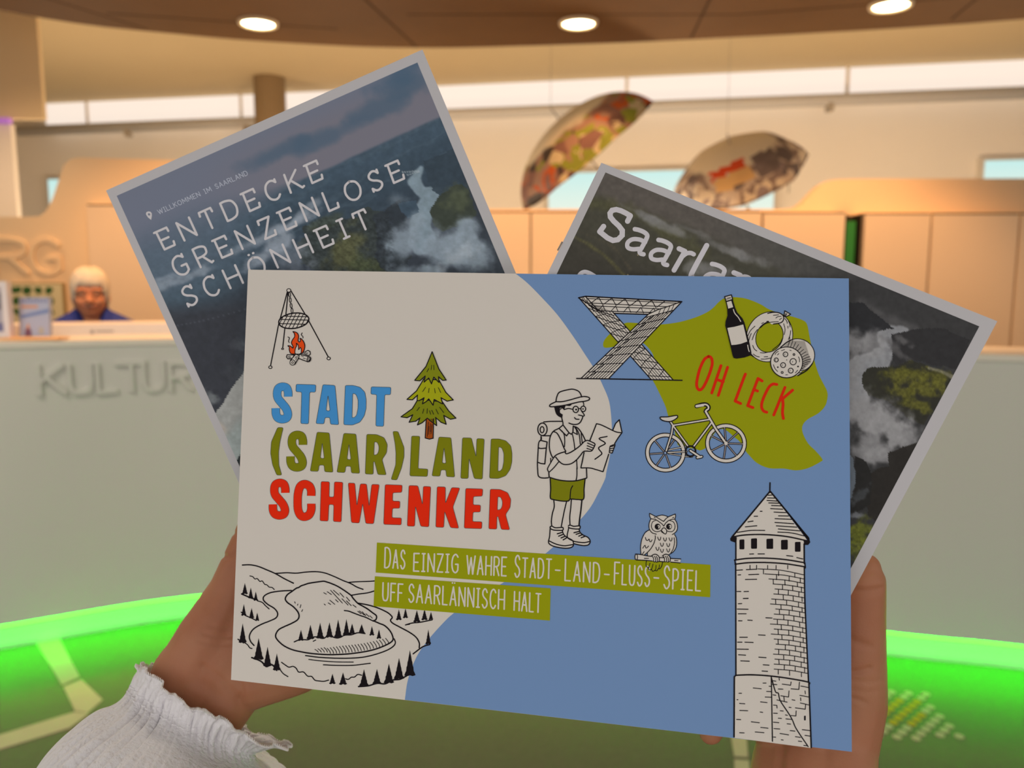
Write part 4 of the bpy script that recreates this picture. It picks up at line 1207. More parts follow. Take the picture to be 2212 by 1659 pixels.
# ---- lowered brown ceiling field with a curved edge
edge = spline([(-4.6, -1.2), (-4.5, 1.2), (-4.0, 3.2), (-2.87, 4.65), (-2.02, 5.09), (-1.21, 5.3), (-.62, 5.36), (-.02, 5.33), (1.15, 5.18), (2.97, 4.80), (4.6, 4.1), (5.6, 2.4), (5.8, -1.2)], False, 6)
n = len(edge)
brown = mat('brown_ceiling', (.14, .070, .024), .7, .15, noise=(5, .10))
struct('ceiling_lowered', [(x, y, 2.9) for x, y in edge] + [(x, y, 3.05) for x, y in edge],
       [tuple(range(n))[::-1], tuple(range(n, 2 * n))] + [(i, (i + 1) % n, (i + 1) % n + n, i + n) for i in range(n)], brown)
joint = mat('ceiling_joint', (.06, .03, .012), .8, .1)
mb = MB()
for (x0, y0), (x1, y1) in (((-2.3, 4.7), (-1.05, 4.98)), ((-1.05, 3.2), (-.62, 5.34)), ((-.6, 4.72), (1.3, 4.72)), ((.95, 3.0), (1.12, 5.15)), ((1.3, 4.72), (3.0, 4.3)), ((2.3, 3.0), (2.55, 4.8)), ((-3.0, 3.6), (-2.2, 4.98))):
    d = Vector((x1 - x0, y1 - y0, 0)).normalized() ; s_ = Vector((-d.y, d.x, 0)) * .007
    a, b = Vector((x0, y0, 2.899)), Vector((x1, y1, 2.899))
    up = Vector((0, 0, .004))
    mb.add([a - s_, a + s_, b + s_, b - s_, a - s_ + up, a + s_ + up, b + s_ + up, b - s_ + up], [(0, 1, 2, 3), (4, 7, 6, 5), (0, 4, 5, 1), (1, 5, 6, 2), (2, 6, 7, 3), (3, 7, 4, 0)])
struct('trim_3', mb.v, mb.f, joint)

# ---- downlights
glow = mat('lamp_glow', (1, .9, .7), .4, .2, emit=(1.0, .80, .46), strength=14)
ringm = mat('lamp_ring', (.75, .62, .42), .35, .5)
def downlight(x, y, label):
    t = thing('ceiling_light', (x, y, 2.9), label, 'light', 'recessed ceiling lights')
    mb = MB()
    prof = [(.092, 2.900), (.092, 2.886), (.100, 2.880), (.112, 2.884), (.116, 2.899)]
    rr = [[(x + r * math.cos(q), y + r * math.sin(q), z) for q in (2 * math.pi * k / 32 for k in range(32))] for r, z in prof]
    mb.rings(rr, cap=False); mb.build('trim_ring', ringm, t, smooth=True)
    mb = MB()
    mb.rings([[(x + r * math.cos(q), y + r * math.sin(q), z) for q in (2 * math.pi * k / 32 for k in range(32))] for r, z in ((.0001, 2.884), (.05, 2.885), (.091, 2.891), (.091, 2.899))], cap=False)
    mb.build('lamp_lens', glow, t, smooth=True)
    lamp('spot_beam', 'SPOT', (x, y, 2.86), 42, WARM, spot_size=math.radians(120), spot_blend=.8, shadow_soft_size=.09)
downlight(-1.49, 4.85, 'glowing round ceiling light above the peak of the slate-blue brochure')
downlight(.39, 4.85, 'glowing round ceiling light, middle one of the three in the brown ceiling')
downlight(2.08, 4.55, 'glowing round ceiling light at the picture top, cut by the frame')

# ---- rail under the windows
mb = MB()
mb.tube([(x, yw(x) - .12, 3.095) for x in (-5.6, 0, 6.5)], .056, 14)
rail = thing('curtain_rail', (-5.6, yw(-5.6) - .12, 3.095), 'long grey rail running under the bright window band', 'rail')
mb.build('rail_tube', mat('rail_grey', (.60, .58, .56), .5, .3), rail, smooth=True)
for x in (-4.25, -2.85, 1.15, 3.0):
    mb = MB(); mb.box(x - .015, x + .015, yw(x) - .12, yw(x) + .1, 3.08, 3.11); mb.box(x - .025, x + .025, yw(x) - .17, yw(x) - .07, 2.99, 3.06)
    mb.build('bracket', mat('rail_bracket', (.42, .36, .29), .5, .3), rail)

# ---- backlit pictures on the rear wall
def lightbox(xa, xb, z0, z1, label, top, low):
    t = thing('light_box', ((xa + xb) / 2, yw((xa + xb) / 2), z0), label, 'picture', 'light boxes on the rear wall')
    v, f = wall_strip(xa - .03, xb + .03, z0 - .03, z1 + .03, .04, .08)
    mesh('frame', v, f, mat('box_frame', (.6, .55, .48), .5, .3), t)
    m = bpy.data.materials.new('backlit_print'); m.use_nodes = True
    nt = m.node_tree; b = nt.nodes['Principled BSDF']
    tc = nt.nodes.new('ShaderNodeTexCoord'); sx = nt.nodes.new('ShaderNodeSeparateXYZ'); cr = nt.nodes.new('ShaderNodeValToRGB'); mr = nt.nodes.new('ShaderNodeMapRange')
    nt.links.new(tc.outputs['Generated'], sx.inputs['Vector']); nt.links.new(sx.outputs['Z'], cr.inputs['Fac'])
    cr.color_ramp.elements[0].color = (*low, 1); cr.color_ramp.elements[1].color = (*top, 1)
    nt.links.new(cr.outputs['Color'], b.inputs['Emission Color']); b.inputs['Emission Strength'].default_value = .95
    b.inputs['Base Color'].default_value = (.05, .05, .05, 1)
    v, f = wall_strip(xa, xb, z0, z1, .03, .01)
    mesh('picture_pane', v, f, m, t)
    return t
AQ, CR = (.55, .86, .84), (1.0, .93, .74)
lightbox(.38, 2.58, 1.72, 2.50, 'backlit picture, pale aqua to cream, behind the two umbrellas', AQ, CR)
lightbox(4.45, 6.4, 1.8, 2.52, 'backlit picture, pale aqua, above the raised end of the partition', AQ, CR)
lightbox(-5.38, -4.5, 1.8, 2.57, 'backlit picture, pale aqua, beside the pilaster above the partition step', AQ, CR)

# ---- partition behind the counter: wavy tan board and fitted cupboards
tan = mat('tan_board', (.82, .60, .36), .55, .25, noise=(2, .02))
tan2 = mat('tan_cupboard', (.82, .63, .42), .5, .25, noise=(2, .02))
dark_gap = mat('dark_gap', (.03, .022, .015), .8, .1)
PY = 4.78
def outline(px_pts, Y): return [(p.x, p.z) for p in (at_y(x, y, Y) for x, y in px_pts)]
wave = spline([(-260, 468), (-100, 468), (60, 468), (92, 462), (112, 432), (128, 385), (142, 352), (168, 341), (230, 342), (345, 345), (520, 350), (680, 360), (770, 400), (840, 440), (900, 452)], False, 5)
wave += [(1100, 452), (1400, 452), (1690, 452)] + spline([(1715, 450), (1735, 438), (1760, 412), (1785, 393), (1825, 387), (2000, 386), (2300, 385), (2700, 384)], False, 5)
prof = outline(wave, PY)
n = len(prof)
v = [(x, PY, 0) for x, z in prof] + [(x, PY, z) for x, z in prof] + [(x, PY + .1, 0) for x, z in prof] + [(x, PY + .1, z) for x, z in prof]
f = []
for i in range(n - 1):
    f += [(i, i + 1, n + i + 1, n + i), (2 * n + i, 3 * n + i, 3 * n + i + 1, 2 * n + i + 1), (n + i, n + i + 1, 3 * n + i + 1, 3 * n + i)]
f += [(0, n, 3 * n, 2 * n), (n - 1, 3 * n - 1, 4 * n - 1, 2 * n - 1)]
part = thing('partition', (0, PY, 0), 'tan wall-high partition with a wavy top edge behind the counter', 'partition')
mesh('board', v, f, tan, part)

def letter_mesh(ch, w, h, st, depth, xs_, place):
    """raised letter: every stroke is a solid bar with round ends; place(u, v, d) -> room point"""
    mb = MB()
    gw, strokes = GLYPH[ch]
    for k, s_ in enumerate(strokes):
        pts = spline(s_[1], False, 8) if s_[0] == 'c' else list(s_[1])
        pts = [(a * w, b * h) for a, b in pts]
        N = []
        for (x0, y0), (x1, y1) in zip(pts, pts[1:]):
            L = math.hypot(x1 - x0, y1 - y0); N.append((-(y1 - y0) / L, (x1 - x0) / L))
        dd = depth + k * .0007
        rings = []
        for i, (x, y) in enumerate(pts):
            p, q = N[max(0, i - 1)], N[min(len(N) - 1, i)]
            mx, my = p[0] + q[0], p[1] + q[1]
            kk = 2 / max(mx * mx + my * my, .4) * st / 2
            e = 0
            if i == 0: x, y = x - N[0][1] * st * .4, y + N[0][0] * st * .4
            if i == len(pts) - 1: x, y = x + N[-1][1] * st * .4, y - N[-1][0] * st * .4
            rings.append([place(x + mx * kk, y + my * kk, 0), place(x + mx * kk * .9, y + my * kk * .9, dd), place(x - mx * kk * .9, y - my * kk * .9, dd), place(x - mx * kk, y - my * kk, 0)])
        mb.rings(rings)
    return mb
for ch, xa, xb, ya, yb in (('R', -8, 60, 589, 518), ('G', 72, 133, 591, 519)):
    p0 = at_y(xa, ya, PY); p1 = at_y(xb, ya, PY); p2 = at_y(xa, yb, PY)
    letter_mesh(ch, (p1 - p0).x, (p2 - p0).z, .030, .012, 1, lambda a, b, d, p0=p0: (p0.x + a, PY - d, p0.z + b)).build('letter', tan, part)

def cupboard(xa, xb, ytop, label, depth=.16, Y=None, handle=False):
    Y = PY - .002 if Y is None else Y
    F_ = Y - depth
    a, b = at_y(xa, ytop, F_).x, at_y(xb, ytop, F_).x
    zt = at_y((xa + xb) / 2, ytop, F_).z
    t = thing('cupboard', ((a + b) / 2, Y, 0), label, 'cupboard', 'fitted cupboards in the partition')
    MB().box(a, b, F_ + .02, Y, 0, zt).build('body', tan2, t)
    MB().box(a + .004, b - .004, F_, F_ + .018, .08, zt - .012).build('door', tan2, t)
    MB().box(a + .001, b - .001, F_ + .0185, F_ + .0198, .0, zt - .002).build('shadow_gap', dark_gap, t)
cupboard(900, 1146, 455, 'tan cupboard front showing only between the slate-blue and grey brochures')
cupboard(1147, 1647, 455, 'widest tan cupboard front, below the backlit picture with umbrellas')
cupboard(1649, 1828, 457, 'tan cupboard front just before the dark upright slot')
cupboard(1868, 2013, 459, 'tan cupboard front just past the dark upright slot')
cupboard(2015, 2204, 459, 'tan cupboard front above the corner of the dark grey brochure')
cupboard(2206, 2420, 459, 'tan cupboard front cut by the picture edge')
cupboard(184, 520, 440, 'tan cupboard front beside the slate-blue brochure, behind the seated person', .05)
# open upright slot between two cupboards
F_ = PY - .16
a, b, zt = at_y(1830, 462, F_).x, at_y(1866, 462, F_).x, at_y(1850, 462, F_).z
t = thing('open_niche', ((a + b) / 2, PY, 0), 'narrow dark upright slot between two tan cupboards', 'niche')
MB().box(a, b, PY - .03, PY - .003, 0, zt).build('back_panel', dark_gap, t)
MB().box(a, a + .008, F_ + .02, PY - .03, 0, zt).box(b - .008, b, F_ + .02, PY - .03, 0, zt).build('side_panel', dark_gap, t)
MB().box(a, b, F_ + .02, PY - .03, 0, .9).build('plinth', tan2, t)
z0 = .9
MB().box(a + .009, b - .022, F_ + .05, PY - .031, z0, at_y(1850, 478, PY - .1).z).build('inner_panel', mat('green_panel', (.03, .22, .03), .5, .3), t)['label'] = 'green inner panel'

# ---- leaf picture on the partition beside the seated person
pa, pb = at_y(22, 611, PY - .03), at_y(142, 700, PY - .03)
t = thing('leaf_picture', ((pa.x + pb.x) / 2, PY, pb.z), 'small framed cream panel with dark green leaf blots', 'picture')
MB().box(pa.x, pb.x, PY - .03, PY - .003, pb.z, pa.z).build('frame', mat('leaf_frame', (.35, .26, .12), .6, .2), t)
mb = MB(); mb.box(pa.x + .008, pb.x - .008, PY - .033, PY - .03, pb.z + .008, pa.z - .008); random.seed(2)
fm_ = [0] * len(mb.f)
for r in range(5):
    for c in range(5):
        cx, cy = pa.x + .034 + c * .066, pa.z - .04 - r * .066
        ring = []
        for q in range(9):
            rr = (.015 + .016 * random.random())
            ring.append((cx + rr * 1.15 * math.cos(2 * math.pi * q / 9), PY - .0345, cy + rr * math.sin(2 * math.pi * q / 9)))
        if cx < pb.x - .02 and cy > pb.z + .02: mb.add(ring, [tuple(range(9))[::-1]]); fm_.append(1)
mb.build('panel', [mat('leaf_panel', (.62, .56, .34), .7, .2), mat('leaf_green', (.035, .11, .025), .7, .2)], t, fmat=fm_)

# ---- the curved reception counter
cp = spline([(-4.4, 1.2), (-3.6, 1.9), (-2.6, 2.48), (-1.93, 2.785), (-1.31, 3.075), (-.5, 3.2), (.4, 3.07), (1.37, 2.745), (1.81, 2.63), (2.6, 2.36), (3.6, 1.8), (4.3, 1.1)], False, 8)
def ztop(x): return 1.142 - .0085 * max(-1.4, min(3.2, x + 1.35))
nrm_ = []
for i in range(len(cp)):
    a, b = cp[max(0, i - 1)], cp[min(len(cp) - 1, i + 1)]
    d = Vector((b[0] - a[0], b[1] - a[1])).normalized()
    nrm_.append(Vector((-d.y, d.x)))
def sweep(prof, sel=None):
    """prof: closed list of functions x -> (inward, height)"""
    mb = MB()
    rings = []
    for (x, y), nn in zip(cp, nrm_):
        if sel and not sel(x): continue
        rings.append([(x + nn.x * o, y + nn.y * o, z) for o, z in prof(x)])
    return mb.rings(rings)
front_m = mat('counter_front', (.66, .655, .60), .5, .3)
top_m = mat('counter_top', (.80, .74, .64), .35, .4)
ledge_m = mat('counter_ledge', (.82, .76, .72), .4, .35)
counter = thing('reception_counter', (0, 3.2, 0), 'long curved pale reception counter with raised lettering and green light below', 'counter')
sweep(lambda x: [(0, .112), (0, ztop(x) - .001), (.03, ztop(x) - .001), (.03, .112)]).build('front_panel', front_m, counter)
sweep(lambda x: [(-.004, ztop(x)), (-.004, ztop(x) + .022), (.40, ztop(x) + .022), (.40, ztop(x))]).build('worktop', top_m, counter)
sweep(lambda x: [(.36, ztop(x) + .022), (.36, ztop(x) + .066), (.62, ztop(x) + .066), (.62, ztop(x) + .050), (.40, ztop(x) + .050), (.40, ztop(x) + .022)], lambda x: x < -.75).build('ledge', ledge_m, counter)
sweep(lambda x: [(.052, 0), (.046, .02), (.046, .20), (.09, .20), (.09, 0)]).build('plinth', mat('plinth_white', (.70, .70, .67), .5, .3), counter)
green = mat('green_led', (.1, .8, .1), .4, .2, emit=(.008, 1.0, .002), strength=52)
sweep(lambda x: [(.003, .104), (.003, .1115), (.020, .1115), (.020, .104)]).build('led_strip', green, counter)
# raised letters on the front
def on_front(px, py):
    """hit the front panel with the line of sight"""
    o = Vector((0, 0, EYE)); d = at_y(px, py, 1.0) - o
    best = None
    for (x0, y0), (x1, y1) in zip(cp, cp[1:]):
        # o + t d on the vertical plane through the segment
        ex, ey = x1 - x0, y1 - y0
        den = d.x * ey - d.y * ex
        if abs(den) < 1e-9: continue
        t = (x0 * ey - y0 * ex) / den
        s_ = ((d.x * t - x0) * ex + (d.y * t - y0) * ey) / (ex * ex + ey * ey)
        if t > 0 and 0 <= s_ <= 1: best = (o + d * t, Vector((ex, ey, 0)).normalized())
    return best
for ch, xa, xb, ya, yb in (('K', 86, 140, 851, 791), ('U', 152, 199, 849, 790), ('L', 212, 250, 847, 788), ('T', 256, 315, 844, 785), ('U', 312, 354, 843, 785), ('R', 369, 412, 841, 785)):
    (p0, tg), (p1, _), (p2, _) = on_front(xa, ya), on_front(xb, ya), on_front(xa, yb)
    w = (Vector((p1.x, p1.y)) - Vector((p0.x, p0.y))).length
    n3 = Vector((tg.y, -tg.x, 0))
    letter_mesh(ch, w, p2.z - p0.z, .017, .012, 1, lambda a, b, d, p0=p0, tg=tg, n3=n3: p0 + tg * a + Vector((0, 0, b)) + n3 * (d - .001)).build('letter', front_m, counter)

# ---- things on the counter
ZT = ztop(-2.6) + .0235
def on_top(px, py, Z): return at_z(px, py, Z)
# light-blue leaflet in a holder
def standing(px0, px1, ytop, ybot, Z, lean=.12, th=.012):
    a, b = at_z(px0, ybot, Z), at_z(px1, ybot, Z)
    Y = (a.y + b.y) / 2
    h = at_y((px0 + px1) / 2, ytop, Y + .02).z - Z
    return a.x, b.x, Y, h
xa, xb, Y, h = standing(42, 107, 643, 727, ZT)
def leaf_sheet(x0, x1, Y, z0, h, lean):
    return lambda u, v, off=0.0: (x0 + (x1 - x0) * u, Y + lean * v * h - off, z0 + h * v)
g = leaf_sheet(xa, xb, Y, ZT, h, .10)
t = thing('leaflet_stack', (xa, Y, ZT), 'light-blue leaflets with an orange stripe standing on the counter', 'leaflet')
mb = MB(); mb.rings([[g(0, 0), g(1, 0), g(1, 1), g(0, 1)], [g(0, 0, -.02), g(1, 0, -.02), g(1, 1, -.02), g(0, 1, -.02)]]); mb.build('leaflets', mat('leaflet_blue', (.46, .50, .66), .5, .2), t)
def patch(name, quads, m, off=.001):
    mb = MB()
    for q in quads: mb.add([g(u, v, off) for u, v in q], [tuple(range(len(q)))])
    return mb.build(name, m, t)
mb = MB()
k = 0
# front print: one mesh, several inks
pv, pf, pm = [], [], []
def pr(q, mi, off=.001):
    n0 = len(pv); pv.extend(g(u, v, off) for u, v in q); pf.append(tuple(range(n0, n0 + len(q)))); pm.append(mi)
pr([(.08, .74), (.62, .74), (.62, .80), (.08, .80)], 0)
pr([(.02, .46), (1, .62), (1, .72), (.02, .54)], 1)
for i in range(9): pr([(.04 + i * .105, .88), (.115 + i * .105, .88), (.115 + i * .105, .97), (.04 + i * .105, .97)], 2)
pr([(.18, .0), (.42, .0), (.40, .16), (.33, .25), (.25, .25), (.19, .16)], 3); pr([(.26, .20), (.34, .20), (.33, .32), (.27, .32)], 0, .0014)
pr([(.66, .06), (.80, .06), (.80, .24), (.66, .24)], 4)
mesh('print', pv, pf, [mat('leaflet_orange', (.75, .33, .14), .5, .2), mat('leaflet_band', (.20, .28, .55), .5, .2), mat('leaflet_title', (.30, .32, .52), .5, .2), mat('leaflet_figure', (.22, .10, .16), .5, .2), mat('leaflet_sand', (.52, .48, .40), .5, .2)], t, fmat=pm)
o = MB().box(xa - .02, xb + .09, Y - .10, Y - .025, ztop(-2.05) + .0226, ztop(-2.05) + .0286).build('flyer', mat('flyer_orange', (.85, .48, .20), .5, .3)); tag(o, 'orange flyer lying flat on the counter under the light-blue leaflets', 'flyer')
# white display frame
xa, xb, Y, h = standing(-40, 33, 608, 728, ZT)
Y -= .03
t = thing('display_frame', (xa, Y, ZT), 'white upright display frame with grey photographs, cut by the picture edge', 'display')
wf = mat('display_white', (.82, .74, .74), .35, .4)
mb = MB(); w = .022
mb.box(xa, xb, Y, Y + .03, ZT + h - w, ZT + h).box(xa, xb, Y, Y + .03, ZT, ZT + w).box(xa, xa + w, Y, Y + .03, ZT + w, ZT + h - w).box(xb - w, xb, Y, Y + .03, ZT + w, ZT + h - w)
mb.build('frame', wf, t)
MB().box(xa + w, xb - w, Y + .012, Y + .02, ZT + w, ZT + h - w).build('card', mat('display_card', (.45, .43, .50), .5, .2, noise=(14, .25)), t)
MB().box(xa + w, xb - w, Y + .0105, Y + .012, ZT + h * .50, ZT + h * .80).build('upper_photo', mat('display_photo', (.20, .19, .23), .5, .2, noise=(30, .5)), t)
MB().box(xa + w, xb - w, Y + .0105, Y + .012, ZT + w, ZT + h * .26).build('lower_photo', mat('display_photo_blue', (.20, .20, .36), .5, .2, noise=(30, .4)), t)
# small grey text strip on the ledge
gx = [on_front(q, 760)[0].x for q in (196, 246)]
mb = MB()
def ledge_pt(px, py):
    o_ = Vector((0, 0, EYE)); d = at_y(px, py, 1.0) - o_
    for (c0, n0_), (c1, n1_) in zip(zip(cp, nrm_), zip(cp[1:], nrm_[1:])):
        x0, y0, x1, y1 = c0[0] + n0_.x * .36, c0[1] + n0_.y * .36, c1[0] + n1_.x * .36, c1[1] + n1_.y * .36
        ex, ey = x1 - x0, y1 - y0; den = d.x * ey - d.y * ex
        tt = (x0 * ey - y0 * ex) / den; s_ = ((d.x * tt - x0) * ex + (d.y * tt - y0) * ey) / (ex * ex + ey * ey)
        if tt > 0 and 0 <= s_ <= 1: return o_ + d * tt
for q0, q1, y0, y1 in ((196, 203, 713, 721), (207, 246, 714, 717)):
    c = [ledge_pt(q0, y1), ledge_pt(q1, y1), ledge_pt(q1, y0), ledge_pt(q0, y0)]
    mb.add([p + Vector((0, -.0015, 0)) for p in c], [(0, 1, 2, 3)])
mb.build('ledge_marking', mat('ledge_grey', (.34, .33, .33), .5, .2), counter)

# ---- printed umbrellas hanging open behind the partition
def canopy_mat(name, cols, seed):
    m = bpy.data.materials.new(name); m.use_nodes = True
    nt = m.node_tree; b = nt.nodes['Principled BSDF']; b.inputs['Roughness'].default_value = .6; b.inputs['Specular IOR Level'].default_value = .2
    tc = nt.nodes.new('ShaderNodeTexCoord'); mp = nt.nodes.new('ShaderNodeMapping'); mp.inputs['Location'].default_value = (seed, seed * .7, 0)
    vo = nt.nodes.new('ShaderNodeTexVoronoi'); vo.inputs['Scale'].default_value = 9
    nz = nt.nodes.new('ShaderNodeTexNoise'); nz.inputs['Scale'].default_value = 3.2; nz.inputs['Detail'].default_value = 3; nz.inputs['Distortion'].default_value = .6
    cr = nt.nodes.new('ShaderNodeValToRGB'); cr.color_ramp.interpolation = 'CONSTANT'
    el = cr.color_ramp.elements
    for i, (p, c) in enumerate(cols):
        e = el[i] if i < 2 else el.new(p)
        e.position = p; e.color = (*c, 1)
    sx = nt.nodes.new('ShaderNodeSeparateXYZ'); mr = nt.nodes.new('ShaderNodeMapRange')
    n2 = nt.nodes.new('ShaderNodeTexNoise'); n2.inputs['Scale'].default_value = 6
    ad = nt.nodes.new('ShaderNodeMath'); ad.operation = 'MULTIPLY_ADD'; ad.inputs[1].default_value = .22
    mx = nt.nodes.new('ShaderNodeMix'); mx.data_type = 'RGBA'; mx.inputs['A'].default_value = (*cols_base, 1)
    L = nt.links.new
    L(tc.outputs['Object'], mp.inputs['Vector']); L(mp.outputs['Vector'], vo.inputs['Vector']); L(mp.outputs['Vector'], nz.inputs['Vector']); L(mp.outputs['Vector'], n2.inputs['Vector'])
    mad = nt.nodes.new('ShaderNodeMix'); mad.inputs['Factor'].default_value = .45
    L(nz.outputs['Fac'], mad.inputs['A']); L(vo.outputs['Color'], mad.inputs['B'])
    L(mad.outputs['Result'], cr.inputs['Fac'])
    # printed band towards the rim (object z is the umbrella's own height)
    L(tc.outputs['Generated'], sx.inputs['Vector']); L(n2.outputs['Fac'], ad.inputs[0]); L(sx.outputs['Z'], ad.inputs[2])
    mr.inputs['From Min'].default_value = .86; mr.inputs['From Max'].default_value = .80; mr.inputs['To Min'].default_value = 0; mr.inputs['To Max'].default_value = 1
    L(ad.outputs['Value'], mr.inputs['Value']); L(mr.outputs['Result'], mx.inputs['Factor']); L(cr.outputs['Color'], mx.inputs['B']); L(mx.outputs['Result'], b.inputs['Base Color'])
    return m
cols_base = (.66, .58, .44)
def umbrella(center, axis, R, label, m, spin, motif=None):
    t = thing('umbrella', center, label, 'umbrella', 'printed umbrellas hanging open')
    ax = Vector(axis).normalized()
    rot = Vector((0, 0, 1)).rotation_difference(ax).to_matrix() @ Matrix.Rotation(spin, 3, 'Z')
    H = R * .52
    c = Vector(center)
    NP, NS, NR = 8, 12, 20
    v = []
    for side in (0, 1):
        for i in range(NR + 1):
            r = i / NR
            for j in range(NP * NS):
                w = 2 * math.pi * j / (NP * NS)
                k = (j % NS) / NS
                sag = 1 - .075 * math.sin(math.pi * k) * r          # panels dip between the ribs
                rr = R * math.sin(r * 1.35) / math.sin(1.35) * (sag if i else 1)
                z = H * (math.cos(r * 1.35) - math.cos(1.35)) / (1 - math.cos(1.35)) - .02 * R * math.sin(math.pi * k) * (r ** 2)
                v.append((rr * math.cos(w), rr * math.sin(w), z - .004 * side))
    n = NP * NS; f = []
    o = (NR + 1) * n
    for s_ in (0, 1):
        for i in range(NR):
            for j in range(n):
                q = (s_ * o + i * n + j, s_ * o + i * n + (j + 1) % n, s_ * o + (i + 1) * n + (j + 1) % n, s_ * o + (i + 1) * n + j)
                f.append(q[::-1] if s_ == 0 else q)
    for j in range(n): f.append((NR * n + j, NR * n + (j + 1) % n, o + NR * n + (j + 1) % n, o + NR * n + j))
    me = bpy.data.meshes.new('canopy'); me.from_pydata(v, [], f); me.materials.append(m)
    if motif:
        for q in motif: me.materials.append(q[4])
        for pl in me.polygons:
            w = c + rot @ pl.center - Vector((0, 0, EYE)); dep = w.y * CP - w.z * SP
            X_, Y_ = CX + F * w.x / dep, CY - F * (w.y * SP + w.z * CP) / dep
            for i, (mx, my, hl, hw, _) in enumerate(motif):
                a_, b_ = (X_ - mx) * .90 - (Y_ - my) * .43, (X_ - mx) * .43 + (Y_ - my) * .90
                if abs(a_) < hl and abs(b_) < hw and (rot @ pl.normal).y < .2: pl.material_index = i + 1
    me.polygons.foreach_set('use_smooth', [True] * len(me.polygons)); me.update()
    cn = bpy.data.objects.new('canopy', me); col.objects.link(cn); cn.parent = t; cn.rotation_euler = rot.to_euler()
    steel = mat('umbrella_steel', (.30, .28, .26), .4, .5)
    tr = lambda p: c + rot @ Vector(p)
    mb = MB(); mb.tube([tr((0, 0, H * 1.30)), tr((0, 0, H)), tr((0, 0, -R * .55))], [.006, .007, .007], 8); mb.build('shaft', steel, t)
    mb = MB(); mb.tube([tr((0, 0, -R * .55)), tr((0, 0, -R * .78))], .016, 10); mb.build('handle', mat('umbrella_handle', (.05, .04, .04), .4, .3), t)
    top = tr((0, 0, H * 1.30)); mb = MB(); mb.tube([top, (top.x, top.y, 3.42)], .0015, 5); mb.build('hanging_wire', steel, t)
    for j in range(8):
        w = 2 * math.pi * j / 8
        pts = []
        for i in range(NR + 1):
            r = i / NR; rr = R * math.sin(r * 1.35) / math.sin(1.35)
            pts.append(tr((rr * math.cos(w), rr * math.sin(w), H * (math.cos(r * 1.35) - math.cos(1.35)) / (1 - math.cos(1.35)) - .012)))
        mb = MB(); mb.tube(pts, .004, 5); mb.build('rib', steel, t)
    return t, tr, H
m1 = canopy_mat('city_print', [(0, (.05, .035, .03)), (.36, (.20, .10, .08)), (.43, (.46, .09, .02)), (.48, (.30, .17, .12)), (.54, (.22, .24, .03)), (.60, (.50, .40, .24)), (.68, (.12, .06, .05))], 3.1)
m2 = canopy_mat('town_print', [(0, (.13, .10, .10)), (.38, (.48, .38, .30)), (.46, (.22, .16, .14)), (.51, (.60, .50, .38)), (.57, (.26, .20, .20)), (.64, (.60, .52, .42))], 7.7)
u1 = umbrella(at_y(1268, 334, 5.7), (-.64, -.12, .75), .60, 'open umbrella with brown and orange city print, steeply tilted', m1, .2)
u2 = umbrella(at_y(1596, 380, 5.9), (-.40, -.42, .82), .49, 'open umbrella with red and sand town print, smaller and flatter', m2, .5, [(1585, 388, 42, 15, mat('print_sand', (.62, .38, .16), .6, .2)), (1572, 366, 40, 9, mat('print_red', (.60, .07, .02), .6, .2)), (1655, 350, 26, 24, mat('print_grey', (.17, .13, .12), .6, .2, noise=(14, .6)))])
mb = MB(); p = at_y(1707, 330, 5.75); mb.tube([p, p - Vector((0, 0, .28))], .006, 6)
o = mb.build('strap', mat('strap_grey', (.34, .32, .29), .7, .2), u2[0])

# ---- inlaid pale lines and the dot field in the floor
pale = mat('inlay_cream', (.60, .50, .32), .6, .2, noise=(20, .05))
def inlay(polys, name, m, z=.0015):
    mb = MB()
    for pl in polys:
        q = [at_z(x, y, 0) for x, y in pl]
        k = len(q)
        mb.add([(p.x, p.y, z) for p in q] + [(p.x, p.y, -.002) for p in q], [tuple(range(k))[::-1], tuple(range(k, 2 * k))] + [(i, (i + 1) % k, (i + 1) % k + k, i + k) for i in range(k)])
    return struct(name, mb.v, mb.f, m)
inlay([[(70, 1375), (122, 1368), (172, 1462), (134, 1480)], [(137, 1484), (176, 1468), (222, 1512), (190, 1540), (162, 1536)],
       [(-160, 1637), (162, 1538), (192, 1542), (150, 1573), (-160, 1668)]], 'trim_4', pale)
inlay([[(1578, 1585), (1612, 1588), (1616, 1636), (1586, 1634)], [(1586, 1641), (1618, 1643), (1622, 1720), (1588, 1716)]], 'trim_5', pale)
mbw, mby = MB(), MB()
o0 = at_z(1990, 1545, 0)
for r in range(-12, 13):
    for c in range(-16, 17):
        p = Vector((o0.x + c * .0275, o0.y + c * .0245 + r * .056, 0))
        dep = p.y * CP + (EYE - p.z) * SP
        qx, qy = CX + F * p.x / dep, CY + F * (p.y * -SP + EYE * CP) / dep      # where the dot falls in the frame
        if not (1490 < qy < 1597 and qx < 1995 + (qy - 1492) * .82 and qx > 1860): continue
        yel = qx < 1985 + (qy - 1505) * .25 and 1508 < qy < 1566
        k = 10; ring = [(p.x + .0140 * math.cos(2 * math.pi * q / k), p.y + .0140 * math.sin(2 * math.pi * q / k), .0015) for q in range(k)]
        (mby if yel else mbw).add(ring + [(x, y, -.002) for x, y, z in ring], [tuple(range(k))] + [(i, i + k, (i + 1) % k + k, (i + 1) % k) for i in range(k)])
struct('trim_6', mbw.v, mbw.f, pale); struct('trim_7', mby.v, mby.f, mat('inlay_yellow', (.62, .36, .03), .6, .2))
